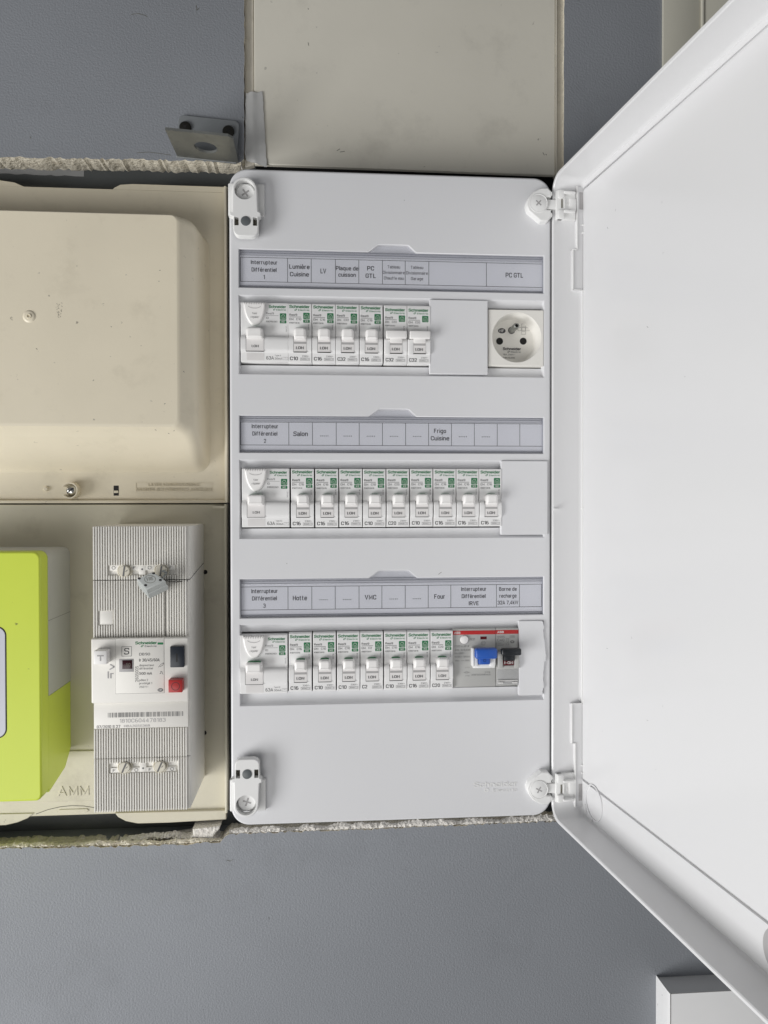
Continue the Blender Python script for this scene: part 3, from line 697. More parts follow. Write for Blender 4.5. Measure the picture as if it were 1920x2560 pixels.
    A, B = P(269, 1696, Ym), P(284, 1696, Ym); k.text('Ir', A[0], B[0], A[1], 5.2, Ym - .12, .01); part('embossed_mark', k, 'band', blk)
    # barcode and numbers
    k = MB(); s = MB(); rnd = random.Random(11); A, B = P(270, 1794, Yf), P(458, 1778, Yf); x = A[0]
    while x < B[0]:
        wd = rnd.choice((.3, .3, .55)); k.line(x + wd / 2, A[1], x + wd / 2, B[1], wd, Yf - .07); x += wd + rnd.choice((.3, .3, .5, .8))
    part('barcode', k, 'softink', t)
    A, B = P(299, 1807, Yf), P(414, 1807, Yf); s.text('1810C604478183', A[0], B[0], A[1], 2.9, Yf - .07)
    A, B = P(310, 1818, Yf), P(375, 1818, Yf); s.text('HBA305036B', A[0], B[0], A[1], 1.7, Yf - .07)
    part('lettering', s, 'band', t)
    s = MB(); A, B = P(242, 1821, Yf), P(301, 1820, Yf); s.text('07/2010 S 27', A[0], B[0], A[1], 2.1, Yf - .07, .015); part('lettering', s, 'ink', t)
main_breaker()
def seal():
    Y = -22
    o_ = PP([(342, 1446), (384, 1428), (413, 1450), (408, 1456), (366, 1475)], Y)
    o_ = PP([(341, 1447), (383, 1429), (413, 1451), (366, 1474)], Y)
    t = thing('security_seal', 'grey plastic security seal hung from the breaker upper right terminal screw', 'seal', (o_[0][0], -11, o_[3][1]))
    def tilt(mb, k=.35):
        cz = o_[0][1]
        mb.v = [(x, y - (z - cz) * -k, z) for x, y, z in mb.v]; return mb
    def rnd(p, r=1.0): return p
    b = MB(); b.prism(o_, Y, Y + 5, .8); b.v = [(x, y, z - (y - Y) * .75) for x, y, z in b.v]
    part('seal_body', b, 'seal', t)
    b = MB(); q = inset(o_, -.25); b.prism(q, Y + 5, Y + 10, .4); b.v = [(x, y, z - (y - Y) * .75) for x, y, z in b.v]
    part('seal_back', b, 'seal', t)
    k = MB()
    for px, py in ((348, 1446), (384, 1433), (401, 1450), (364, 1463)):
        c = P(px, py, Y); k.cap([circ(c[0], c[1], 1.15, 16, .85)], Y - .06)
    part('pin_hole', k, 'dark', t)
    k = MB(); c = P(375, 1448, Y); k.ring(c[0], c[1], 4.1, .3, Y - .08, 26, rz=2.9); k.text('VRE', c[0] - 2.5, c[0] + 2.5, c[1] - 1.3, 2.6, Y - .08, 0, 0, 8); part('embossed_mark', k, 'smudge', t)
    # wire loop to the screw
    k = MB(); pts = [(402, 1448, -18), (410, 1440, -15), (416, 1434, -13), (412, 1428, -10), (405, 1428, -9)]
    w_ = [(*P(a, b2, y), y) for a, b2, y in pts]
    for p0, p1 in zip(w_[:-1], w_[1:]):
        for dz in (0,): k.prism([(p0[0], p0[1] - .7), (p1[0], p1[1] - .7), (p1[0], p1[1] + .7), (p0[0], p0[1] + .7)], min(p0[2], p1[2]), max(p0[2], p1[2]) + 1.2)
    part('loop', k, 'seal', t)
    k = MB(); pts = [(414, 1452, -12), (440, 1455, -9), (470, 1452, -6), (492, 1442, 30), (508, 1431, 58), (513, 1430, 62)]
    w_ = [Vector((P(a, b2, y)[0], y, P(a, b2, y)[1])) for a, b2, y in pts]
    for p0, p1 in zip(w_[:-1], w_[1:]):
        V = [tuple(p + Vector(o)) for p in (p0, p1) for o in ((0, -.25, -.25), (0, .25, -.25), (0, .25, .25), (0, -.25, .25))]
        k.add(V, [(0, 1, 5, 4), (1, 2, 6, 5), (2, 3, 7, 6), (3, 0, 4, 7)])
    part('wire', k, 'screw', t)
seal()

# ================================================================== white distribution board
X0, X1 = PX(575.5, 1250), PX(1378.0, 1250)
ZT, ZB = PZ(960, 432.5), PZ(960, 2052)
def zrow(py, px=975, Y=0): return PZ(px, py, Y)
TL, TRr = PX(597.5, 1250), PX(1360.5, 1250)
HOLD = []
for (pyt, pyb) in ((629.5, 727), (1040, 1134), (1443.5, 1542.5)): HOLD.append((zrow(pyt), zrow(pyb)))
TROUGH = []
for (pyt, pyb) in ((744, 940), (1150, 1346), (1556, 1758)): TROUGH.append((zrow(pyt), zrow(pyb)))
TABX = (PX(921, 1250), PX(948, 1250), PX(1020, 1250), PX(1042, 1250))
panel = thing('distribution_board', 'large white household fuse board with its door swung open to the right', 'fuse board', ((X0 + X1) / 2, YW, ZB))
def build_panel():
    holes = []
    for zt, zb in HOLD: holes.append([(TL, zb), (TRr, zb), (TRr, zt), (TABX[3], zt), (TABX[2] + 1.2, zt + 5.2), (TABX[2] - .5, zt + 5.8), (TABX[1] + .5, zt + 5.8), (TABX[1] - 1.2, zt + 5.2), (TABX[0], zt), (TL, zt)])
    for zt, zb in TROUGH: holes.append([(TL, zb), (TRr, zb), (TRr, zt), (TL, zt)])
    m_ = MB(); m_.prism(rr(X0, X1, ZB, ZT, 14, 10), 0, YW + 12, 1.6, holes, back=False, holewalls=False, seg=4)
    for i, (zt, zb) in enumerate(HOLD):
        h = holes[i]; h2 = inset(h, .5)
        m_.loft([[(a, 0, b) for a, b in h], [(a, .5, b) for a, b in h2], [(a, 3.4, b) for a, b in h2]])
        m_.cap([h2], 3.4)
    for i, (zt, zb) in enumerate(TROUGH):
        h = [(TL, zb), (TRr, zb), (TRr, zt), (TL, zt)]
        def L(dx, dz0, dz1, y): return [(TL + dx, y, zb + dz0), (TRr - dx, y, zb + dz0), (TRr - dx, y, zt - dz1), (TL + dx, y, zt - dz1)]
        m_.loft([L(0, 0, 0, 0), L(.35, .5, .5, .5), L(.6, 1.0, 1.2, 2.6), L(.8, 2.2, 2.4, 4.0), L(1.0, 3.0, 3.6, 4.6), L(1.1, OPEN[i][1] - zb, zt - OPEN[i][0], 5.0), L(1.1, OPEN[i][1] - zb, zt - OPEN[i][0], 22)])
    part('front_cover', m_, 'white', panel)
    k = MB()
    for zt, zb in TROUGH: k.box(TL, TRr, 24, 26, zb, zt)
    part('interior_shade', k, 'dark', panel)  # near-black sheets painted as the shade inside the openings
    k = MB(); g = MB()                          # moulded maker's mark, lower right
    a, b = P(1184, 1968), P(1292, 1964)
    k.text('Schneider', a[0], b[0], a[1], 3.9, -.12, .015, .03)
    a, b = P(1232, 1979), P(1292, 1977); k.text('Electric', a[0], b[0], a[1], 2.2, -.12, 0, .04)
    a = P(1216, 1975); o_ = circ(a[0], a[1], 1.9, 16, 1.5); i_ = circ(a[0], a[1], 1.1, 16, .8); k.prism(o_, -.25, .1, 0, [i_])
    part('embossed_mark', k, 'clip', panel)
    # hairs, specks
    k = MB(); w_ = [P(*z, 0) for z in ((1140, 1540), (1138, 1555), (1146, 1568), (1158, 1560), (1166, 1545))]
    for p0, p1 in ((P(1096, 1436), P(1104, 1430)), (P(1172, 790), P(1176, 793)), (P(716, 1408), P(718, 1409)), (P(1010, 500), P(1012, 501))): k.line(*p0, *p1, .3, -.05)
    part('speck', k, 'smudge', panel)
# openings round the devices
ROWF = []                                       # (face top z, face bottom z) per row
YD = -2.0
for (pt, pb) in ((757.5, 907), (1171, 1317), (1583.5, 1731)): ROWF.append((PZ(727, pt, YD), PZ(727, pb, YD)))
OPEN = [(a + .5, b - c) for (a, b), c in zip(ROWF, (1.0, 1.5, .7))]
build_panel()

# label strips
ROWS_TXT = [
 dict(div=[601, 719, 778, 838.5, 897, 956, 1013, 1072, 1216, 1358], y=[(651.5, 711), ],
  cells=[['Interrupteur', 'Différentiel', '1'], ['Lumière', 'Cuisine'], ['LV'], ['Plaque de', 'cuisson'], ['PC', 'GTL'], ['Tableau', 'Divisionnaire', 'Chauffe eau'], ['Tableau', 'Divisionnaire', 'Garage'], [], ['PC GTL']]),
 dict(div=[602, 722, 781, 840.5, 898, 956, 1014, 1071.5, 1128.6, 1185.7, 1243, 1299.5, 1356.6], y=[(1057.5, 1114)],
  cells=[['Interrupteur', 'Différentiel', '2'], ['Salon'], ['.....'], ['.....'], ['.....'], ['.....'], ['.....'], ['Frigo', 'Cuisine'], ['.....'], ['.....'], [], []]),
 dict(div=[602, 720, 779.5, 838, 897.6, 954.7, 1013, 1070.5, 1127, 1241, 1298.5, 1354], y=[(1464, 1521)],
  cells=[['Interrupteur', 'Différentiel', '3'], ['Hotte'], ['.....'], ['.....'], ['VMC'], ['.....'], ['.....'], ['Four'], ['Interrupteur', 'Différentiel', 'IRVE'], ['Borne de', 'recharge', '32A 7,4kW'], []])]
def build_labels():
    for r, (zt, zb) in enumerate(HOLD):
        d = ROWS_TXT[r]; t_ = ['top', 'middle', 'bottom'][r]
        k = MB(); e = MB()
        y0 = .9
        xa, xb = TL + .8, TRr - .8
        k.box(xa, xb, y0 + .6, y0 + 1.0, zb + 2.6, zt - 5)                    # flat clear front
        k.box(xa, xb, y0 - .2, y0 + 1.4, zt - 2.4, zt - .9, .3)               # upper rail
        k.box(xa, xb, y0 + .2, y0 + 1.2, zt - 5.2, zt - 2.6, .3)
        k.box(xa, xb, y0 - .2, y0 + 1.4, zb + .7, zb + 2.4, .3)
        k.prism([(TABX[0] + 1, zt - .8), (TABX[1] - .2, zt + 4.3), (TABX[2] + .2, zt + 4.3), (TABX[3] - 1, zt - .8)], y0 - .3, y0 + 1.2, .4)
        o = part('label_holder', k, 'clear', panel, label='clear plastic label holder of the %s row' % t_)
        e.box(TL + .5, TL + .9, y0 - .1, 3.3, zb + .6, zt - .6); e.box(TRr - .9, TRr - .5, y0 - .1, 3.3, zb + .6, zt - .6)
        e.box(TL + 1, TRr - 1, y0 + 1.6, 3.3, zt - 1.0, zt - .7); e.box(TL + 1, TRr - 1, y0 + 1.6, 3.3, zb + 1.9, zb + 2.3); e.box(TL + 1, TRr - 1, y0 + 1.5, 3.3, zt - 2.8, zt - 2.5)
        e.box(TL + 1, TRr - 1, y0 + 1.6, 3.3, zb + .6, zb + .9)
        part('holder_edge', e, 'edge', o)
        Yp = 2.6
        p = MB(); p.box(TL + 1.0, TRr - 1.0, Yp, 3.3, zb + 2.9, zt - 4.4); part('paper_strip', p, 'paper', o)
        s = MB(); ya, yb = d['y'][0]; ys = Yp - .07
        z1, z0 = PZ(975, ya, Yp), PZ(975, yb, Yp)
        X = [PX(v, (ya + yb) / 2, Yp) for v in d['div']]; X[-1] = min(X[-1], TRr - 1.1)
        for x in X[:-1] if r != 2 else X: s.line(x, z0, x, z1, .36, ys)
        s.line(X[0], z1, X[-1], z1, .36, ys - .01); s.line(X[0], z0, X[-1], z0, .36, ys - .01)
        H = z1 - z0; zc = (z1 + z0) / 2
        for c, (a, b) in enumerate(zip(X[:-1], X[1:])):
            L_ = d['cells'][c]
            if not L_: continue
            wmax = b - a; cx = (a + b) / 2
            nl = len(L_)
            if L_[0] == '.....':
                for i in range(5): s.rect(cx - 3.1 + i * 1.4, cx - 3.1 + i * 1.4 + .62, zc - 1.9, zc - 1.25, ys)
                continue
            big = wmax > 30 or nl < 3
            cap = 3.0 if big else 2.35
            if nl == 1: cap = 3.6 if L_[0] not in ('Hotte', 'VMC', 'Four', 'Salon') else 3.5
            if nl == 2: cap = 3.3 if wmax > 18.4 or L_[0] != 'Plaque de' else 3.1
            if nl == 3 and wmax > 30: cap = 3.05
            if 'Borne' in L_[0]: cap = 2.9
            step = {1: 0, 2: cap * 1.75 if L_[0] != 'Plaque de' else cap * 1.6, 3: cap * 1.85}[nl]
            wid = {'Interrupteur': 20.0, 'Différentiel': 19.0, '1': 1.2, '2': 1.8, '3': 1.8, 'IRVE': 7.8, 'Lumière': 15.6, 'Cuisine': 14.6, 'LV': 4.4, 'Plaque de': 17.3, 'cuisson': 13.6, 'PC': 5.4, 'GTL': 7.9,
                   'Tableau': 9.8, 'Divisionnaire': 17.0, 'Chauffe eau': 15.4, 'Garage': 9.6, 'PC GTL': 13.9, 'Salon': 11.2, 'Frigo': 9.6, 'Hotte': 10.9, 'VMC': 9.0, 'Four': 8.4, 'Borne de': 14.2, 'recharge': 13.8, '32A 7,4kW': 16.6}
            for i, st in enumerate(L_):
                z = zc + step * (nl - 1) / 2 - step * i - cap / 2
                w_ = wid[st]; s.text(st, cx - w_ / 2, cx + w_ / 2, z, cap, ys, .032 if cap > 2.5 else .008)
        part('printed_text', s, 'ink', o)
build_labels()

# latches on the left
def latch(sg, cx, cz, nm):
    """sg = 1: magnet tongue points down; -1: up"""
    def Z(v): return cz + sg * v
    a = MB(); x0 = cx - 12.3
    a.prism([(x0, Z(7)), (cx + 14.3, Z(7)), (cx + 14.3, Z(-17)), (cx + 8, Z(-17)), (x0, Z(-17))], -3.0, 2, .5)
    a.box(x0 - .6, x0 + 2.5, -2, 10, Z(-17), Z(7), .4)
    o = part('latch', a, 'clip', panel, label=nm)
    b = MB(); out_ = [(cx - 8.8, Z(0)), (cx - 8.8, Z(-17)), (cx - 10.8, Z(-17.5)), (cx - 10.8, Z(-20)), (cx - 8.3, Z(-20.5))] + [(cx - 8.3, Z(-30))] + [(cx - 8.3 + 5 * (1 - math.cos(R(v))), Z(-30 - 5 * math.sin(R(v)))) for v in (15, 35, 55, 75, 90)] + [(cx + 10.4 - 5 * (1 - math.cos(R(v))), Z(-30 - 5 * math.sin(R(v)))) for v in (90, 75, 55, 35, 15)] + [(cx + 10.4, Z(-20.5)), (cx + 12, Z(-19.5)), (cx + 12, Z(-17)), (cx + 10, Z(-16)), (cx + 9.4, Z(0))] + [(cx + 9.4 * math.cos(R(v)), Z(9.4 * math.sin(R(v)))) for v in (15, 35, 55, 75, 90, 105, 125, 145, 165)]
    hl = circ(cx, cz, 7.6, 30); sl1 = rr(cx - 7.6, cx - 4.3, min(Z(-20.6), Z(-27)), max(Z(-20.6), Z(-27)), .2, 2); sl2 = rr(cx + 6.2, cx + 9.4, min(Z(-20.6), Z(-27)), max(Z(-20.6), Z(-27)), .2, 2)
    b.prism(out_, -9.5, -3, .7, [hl, sl1, sl2], back=False); part('latch_housing', b, 'clip', o)
    c = MB(); c.rect(cx - 7.8, cx + 9.6, min(Z(-20.4), Z(-27.2)), max(Z(-20.4), Z(-27.2)), -3.6); part('slot_floor', c, 'smudge', o)
    c = MB(); c.lathe(cx + .9, Z(-23.7), [(3.6, -9.0), (3.6, -9.85), (3.3, -10), (.01, -10)], 28); part('magnet', c, 'magnet', o)
    c = MB(); c.lathe(cx + .4, Z(-1), [(6.8, -3), (6.8, -4.6), (6.3, -5.2), (.01, -5.3)], 30); part('screw', c, 'clip', o)
    c = MB(); cross(c, cx + .4, Z(-1), 3.2, 1.25, -5.4, 35 if sg > 0 else 72); part('cross_slot', c, 'band', o)
c1 = P(612, 478, -6); latch(1, c1[0], c1[1], 'upper latch, magnet tongue pointing down')
c1 = P(616, 2009, -6); latch(-1, c1[0], c1[1], 'lower latch, magnet tongue pointing up')

# ------------------------------------------------------------------ door, opened about 97 degrees
DA = R(7.3); U = Vector((math.sin(DA), -math.cos(DA))); Wv = Vector((math.cos(DA), math.sin(DA)))
DX, DY = PX(1378.4, 1250, -2), -1.5
def dmap(mb):
    """door coordinates (u along the door away from the hinge, w through its depth, z) -> world"""
    mb.v = [(DX + U.x * u + Wv.x * w_, DY + U.y * u + Wv.y * w_, z) for u, w_, z in mb.v]; return mb
def door():
    W, DP = 282, 25.0; zt, zb = PZ(1401, 441, -4), PZ(1393, 2046, -4)
    # loops in (u, z), w is passed as y
    def L(i, r): return rr(i, W - i, zb + i, zt - i, r, 10)
    m_ = MB()
    m_.loft([[(a, DP + 2, b) for a, b in L(0, 14)], [(a, DP + 1, b) for a, b in L(-.0, 14)], [(a, .6, b) for a, b in L(0, 14)], [(a, 0, b) for a, b in L(.6, 13.6)], [(a, 0, b) for a, b in L(2.4, 12)], [(a, .6, b) for a, b in L(3.0, 11.5)], [(a, DP - 4, b) for a, b in L(3.4, 11)], [(a, DP - 1.2, b) for a, b in L(5.0, 10)], [(a, DP, b) for a, b in L(7.5, 9)]])
    m_.cap([L(0, 14)], DP + 2); m_.cap([L(7.5, 9)], DP)
    d = part('door', dmap(m_), 'door', panel, label='open white door with a raised rim, cropped by the right edge')
    # inner raised field with a groove round it
    f = MB(); f.prism(rr(7, W - 22, zb + 32, zt - 11, 1.2, 4), DP - 1.6, DP + .5, .25); part('inner_field', dmap(f), 'door', d)
    f = MB(); f.prism(rr(6.8, W - 5, zb + 4.6, zt - 4.6, 9, 8), DP - 1.7, DP + .5, .4, [rr(6.9, W - 20, zb + 30, zt - 9.2, 1.4, 4)]); part('border_band', dmap(f), 'door', d)
    # stepped rib along the hinge side
    r = MB(); ye = 3.1
    ws = [(zt - 8, 18.2), (PZ(1440, 627, -4), 18.2), (PZ(1440, 627, -4), 14.8), (PZ(1440, 727, -4), 14.8), (PZ(1440, 727, -4), 23.0),
          (PZ(1440, 1758, -4), 23.0), (PZ(1440, 1758, -4), 14.3), (PZ(1440, 1857, -4), 14.3), (PZ(1440, 1857, -4), 17.2), (zb + 9, 17.2)]
    pts = ws + [(zb + 9, DP), (zt - 8, DP)]
    V = [(u, w_, z) for u in (3.0, 6.6) for z, w_ in pts]; n = len(pts)
    tris = tessellate_polygon([[Vector((z, w_, 0)) for z, w_ in pts]])
    r.add(V, [(i, (i + 1) % n, n + (i + 1) % n, n + i) for i in range(n)] + [tuple(q + n for q in t_) for t_ in tris])
    part('hinge_rib', dmap(r), 'door', d)
    e = MB()                                   # thin raised bead, coloured lighter as the highlight along the step edge
    for (za, wa), (zc, wc) in zip(ws[:-1], ws[1:]):
        e.box(6.2, 7.4, min(wa, wc) - .25, max(wa, wc) + .55, min(za, zc), max(za, zc) + (.6 if za == zc else 0), .15, 1)
    part('rib_highlight', dmap(e), 'clip', d)
    for py in (1216, 1272):
        e = MB(); z = PZ(1445, py, -4); e.box(3, 9, 22.8, DP, z - .3, z + .3); e.box(3, 6, .3, 3, z - .3, z + .3)
    part('tick', dmap(e), 'clip', d)
    for py in (565, 584, 1911, 1930):
        e = MB(); z = PZ(1465, py, -4); e.box(6.5, 8.0, DP - 2.6, DP - 1.2, z - .6, z + .6, .3); part('pip', dmap(e), 'clip', d)
    e = MB(); rn = random.Random(5)
    for _ in range(16):
        u, z, a = rn.uniform(20, 150), rn.uniform(zb + 50, zt - 30), rn.uniform(0, 3.1); L_ = rn.uniform(.5, 2.2); du, dz = L_ * math.cos(a), L_ * math.sin(a)
        e.add([(u, DP - 1.66, z), (u + du, DP - 1.66, z + dz), (u + du + .2, DP - 1.66, z + dz + .2), (u + .2, DP - 1.66, z + .2)], [(0, 1, 2, 3)])
    part('scuff_mark', dmap(e), 'softink', d, kind='stuff')
    # slots in the rib beside the hinges
    for py in (504, 1979):
        e = MB(); z = PZ(1450, py, -4); e.box(6.2, 6.8, 20.4, 23.4, z - 6.6, z + 6.6); o = part('slot', dmap(e), 'band', d)
    # round knock-out in the lower corner
    e = MB(); c = (27, zb + 20)
    o_, i_ = circ(c[0], c[1], 13.5, 40), circ(c[0], c[1], 12.6, 40)
    e.prism(o_, DP - 2.5, DP + .2, 0, [i_]); e.box(c[0] - 13.6, c[0] - 12.2, DP - 3, DP, c[1] - 13, c[1] - 6, .2); e.box(c[0] - 4, c[0] - 2.6, DP - 2.5, DP, c[1] - 18, c[1] - 13, .2)
    part('knock_out', dmap(e), 'door', d)
    e = MB(); c = (226, zb + 19); e.cap([circ(c[0], c[1], 13, 40)], DP - 1.78); part('lock_recess', dmap(e), 'band', d)
    return zt, zb
door()
def hinge(sg, px, py, nm):
    c = P(px, py, -7); cx, cz = c
    def Z(v): return cz + sg * v
    pad = [(-9.2, -1), (-7.8, 4), (-4.5, 8.5), (2, 12), (7.5, 12.2), (10.2, 9.6), (10.2, 5.2), (6.6, 5.2), (6.6, -4.6), (10.2, -4.6), (10.2, -10.5), (7.5, -13.5), (2, -13.6), (-7.5, -6)]
    a = MB(); a.prism([(cx + x, Z(z)) for x, z in pad], -7, 0, .9); o = part('hinge', a, 'clip', panel, label=nm)
    b = MB(); b.lathe(cx, cz, [(6.9, -6.9), (7.3, -7.4), (6.9, -7.7), (6.6, -7.35), (6.2, -7.6), (.01, -7.7)], 32); part('screw', b, 'clip', o)
    b = MB(); cross(b, cx, cz, 2.7, 1.0, -7.8, 48 if sg > 0 else 62); part('cross_slot', b, 'band', o)
    b = MB()
    b.box(cx + 6, cx + 17, -6, -2, Z(-3.9), Z(3.6), .5)
    for q in (1, -1): b.lathe(cx + 9.2, Z(8.2 * q - .4), [(2.2, -2), (2.2, -6.2), (1.7, -6.8), (.01, -6.9)], 16)
    part('knuckle', b, 'clip', o)
    # leaf fixed in the door rim
    e = MB(); z0 = cz
    e.box(3, 6.5, 1.5, 17.5, Z(-12), Z(10.5), .6)
    e.box(3, 9.0, 2, 7, Z(-12), Z(-5.5), .8); e.box(3, 9.0, 2, 7, Z(4), Z(10), .8)
    e.box(5, 10.5, 6.2, 15.5, Z(-7.6), Z(-5.8), .5); e.box(5, 10.5, 6.2, 15.5, Z(7), Z(8.8), .5)
    e.box(5, 7.6, 7, 8.2, Z(-4), Z(4), .4); e.box(5, 7.4, 12, 17.6, Z(-5), Z(4.6), .6); e.box(5, 7.2, 9.4, 10.1, Z(-1.2), Z(1.2), .3)
    part('leaf', dmap(e), 'clip', o)
    e = MB(); e.box(3.1, 7.0, 5.2, 6.2, Z(-3.4), Z(3.4)); part('pivot_gap', dmap(e), 'smudge', o)
hinge(1, 1346, 508, 'upper hinge, cross screw'); hinge(-1, 1347, 1974, 'lower hinge, cross screw')

# ================================================================== modular breakers (local coordinates: x right, z down from the top left of the face)
def body_mesh(W, H, noseL=0, slots=()):
    """side profile with a shallow hollow above the protruding nose"""
    prof = [(0, 22), (0, .9), (-.25, .25), (-.9, 0), (-13, 0), (-17, .35), (-21, 1.0), (-24.2, 1.5), (-25.0, 1.2), (-25.8, -.3), (-27, -1.3), (-29, -1.7), (-35.5, -1.7), (-36.8, -1.35), (-37.9, -.2), (-38.3, 0), (-H + .9, 0), (-H + .25, .25), (-H, .9), (-H, 22)]
    m_ = MB(); g = .2
    for xa, xb in ((g, W - g),):
        V = []; e = .35
        cols = [(xa, .45), (xa + e, 0), (xb - e, 0), (xb, .45)]
        for x, dy in cols: V += [(x, y + (dy if y < 20 else 0), z) for z, y in prof]
        n = len(prof); Fc = []
        for c in range(3): Fc += [(c * n + i, c * n + i + 1, (c + 1) * n + i + 1, (c + 1) * n + i) for i in range(n - 1)]
        m_.add(V, Fc)
        for x, dy in ((xa, .45), (xb, .45)):
            m_.add([(x, y + (dy if y < 20 else 0), z) for z, y in prof], [tuple(range(n))])
    return m_
CACHE = {}
def cached(key, fn):
    if key not in CACHE: CACHE[key] = fn().mesh(key)
    return CACHE[key]
HB = 45.0
def m_house(x0, x1, z1, z0):
    m_ = MB(); m_.cap([rr(x0, x1, z0, z1, .5, 3)], -.05); return m_
def m_houseline(x0, x1, z1, z0):
    m_ = MB(); w_ = x1 - x0; y = -.09
    def q(a, b): return (x0 + a * w_, z1 - b * (z1 - z0))
    pts = [q(.18, .85), q(.18, .48), q(.5, .15), q(.82, .48), q(.82, .85), q(.42, .85)]
    for a, b in zip(pts[:-1], pts[1:]): m_.line(*a, *b, .24, y)
    pts = [q(.42, .85), q(.36, .7), q(.42, .55), q(.56, .55), q(.62, .66), q(.54, .74)]
    for a, b in zip(pts[:-1], pts[1:]): m_.line(*a, *b, .2, y - .01)
    m_.line(*q(.7, .2), *q(.7, .32), .2, y - .02)
    return m_
def toggle_mesh(x0, x1, z1, z0):
    m_ = MB(); o_ = rr(x0, x1, z0, z1, (1.6, 1.6, 2.6, 2.6), 5)
    loops = []
    for y, d in ((2, 0), (-3.2, 0), (-5.2, .25), (-6.1, 1.0), (-6.35, 2.0)): loops.append([(a, y - (.9 * (b - z0) / (z1 - z0) if y < 0 else 0), b) for a, b in inset(o_, d)] if d else [(a, y, b) for a, b in o_])
    m_.loft(loops, cap1=True); return m_
def m_green(x0, x1, z1):
    m_ = MB(); o_ = rr(x0 + .35, x1 - .35, z1 - 4, z1 + .2, (0, 0, 2.6, 2.6), 5); m_.prism(o_, -3.4, 1.5, .2); return m_
def breaker(x, z, rate, code, label, week='20W11', group='white circuit breakers', wide=18.0, dz=0, style='xe'):
    t = thing('circuit_breaker', label, 'circuit breaker', (x, YD, z + dz), group)
    W = wide; k = '%.1f' % W
    put('body', cached('brk_body' + k, lambda: body_mesh(W, HB)), 'brk', t)
    if style == 'xe':
        put('toggle', cached('brk_toggle', lambda: toggle_mesh(4.5, 13.9, -19.6, -27.9)), 'tog', t)
        put('green_tab', cached('brk_gtab', lambda: m_green(4.5, 13.9, -19.6)), 'green', t)
    else:
        def tg():
            m_ = MB(); m_.box(1.4, 17.4, -6.0, -1, -26.6, -20.6, .9, 3); m_.box(5, 13.9, -4.2, 0, -29.5, -26, .4); return m_
        put('toggle', cached('wide_toggle', tg), 'tog', t)
        put('side_tab', cached('side_tab', lambda: MB().box(.6, 4.6, -2.3, 0, -38.2, -27.0, .3)), 'brk', t)
    def win():
        m_ = MB(); m_.box(4.4, 14.1, -1.95, 0, -37.2, -26.6, .12, 1); return m_
    o = put('window', cached('window', win), 'slot', t)
    put('indicator_band', cached('wband', lambda: MB().box(4.6, 13.9, -2.05, -1, -31.3, -29.7)), 'band', o)
    put('window_edge', cached('wedge', lambda: MB().box(4.2, 14.2, -1.98, 0, -37.65, -37.2).box(4.15, 4.4, -1.85, 0, -37.4, -25.2)), 'dark', o)
    def on(): return MB().text('I.ON', 6.1, 12.0, -35.3, 2.0, -2.06, .035)
    put('on_marking', cached('ion', on), 'ink', o)
    yy = -.05
    dzl = 0 if style == 'xe' else -1.1
    def gl():
        g, s = MB(), MB(); logo(g, s, 1.0, 16.4, -3.6 + dzl, yy, 2.15); return g
    def sl():
        g, s = MB(), MB(); logo(g, s, 1.0, 16.4, -3.6 + dzl, yy, 2.15); return s
    put('green_lettering', cached('gl%g' % dzl, gl), 'green', t)
    put('small_lettering', cached('sl%g' % dzl, sl), 'green', t)
    hz = -7.1 if style == 'xe' else -7.9
    ho = put('house_symbol', cached('house%g' % hz, lambda: m_house(11.6, 16.5, hz, hz - 4.9)), 'green', t)
    put('house_outline', cached('houseline%g' % hz, lambda: m_houseline(11.6, 16.5, hz, hz - 4.9)), 'whiteink', ho)
    if style == 'xe':
        xo = put('xe_badge', cached('xe', lambda: m_house(11.6, 16.5, -12.35, -14.7)), 'green', t)
        put('xe_lettering', cached('xet', lambda: MB().text('XE', 12.6, 15.6, -14.25, 1.5, -.1, .02)), 'whiteink', xo)
    def let():
        s = MB(); d = dzl * .8
        s.text('Resi9', 1.05, 7.0, -9.6 + d, 1.6, yy, .025); s.rect(.95, 10.0, -10.6 + d, -10.3 + d, yy)
        s.text('DM', 1.05, 4.2, -12.9 + d, 1.6, yy, .006); s.text(rate, 6.3, 10.1 if len(rate) > 2 else 9, -12.9 + d, 1.6, yy, .006)
        s.text(code, 1.05, 8.7, -15.5 + d, 1.05, yy, .0); s.text(week, 16.2, 16.2 + 4.2, -20.3, .95, yy, 0, 0, 90)
        s.text(rate, 1.4, 7.5 if len(rate) > 2 else 5.4, -43.4, 2.6, yy, .035)
        s.text('230V~', 10.6, 16.2, -40.9, 1.2, yy, .0); s.rect(9.3, 16.5, -43.6, -41.5, yy, .15); s.text('3000', 9.8, 13.9, -43.1, 1.15, yy, 0); s.text('3', 15.2, 15.9, -43.1, 1.15, yy, 0); s.rect(14.5, 14.65, -43.6, -41.5, yy - .01)
        return s
    put('lettering', cached('let' + rate + code + style + week, let), 'ink', t)
    return t
def shield_mesh():
    m_ = MB(); out_ = []
    n = 9
    for i in range(n + 1):                      # serrated top
        x = 2.6 + 16.4 * i / n; out_.append((x, -.1)); 
        if i < n: out_.append((x + 16.4 / n * .5, -1.0))
    for a, b in ((18.9, -4), (18.2, -8), (16.9, -12), (15.2, -15), (13.2, -17.2), (10.8, -17.9), (8.4, -17.2), (6.4, -15), (4.7, -12), (3.4, -8), (2.7, -4)): out_.append((a, b))
    out_ = out_[::-1]
    if area2(out_) < 0: out_ = out_[::-1]
    def Yd(b, base): return base - 1.8 * max(0, 1 + b / 18.0)
    loops = [[(a, 1, b) for a, b in out_], [(a, Yd(b, .2), b) for a, b in out_], [(a, Yd(b, -.8), b) for a, b in inset(out_, .35)], [(a, Yd(b, -1.2), b) for a, b in inset(out_, 1.1)]]
    m_.loft(loops, cap1=True); return m_
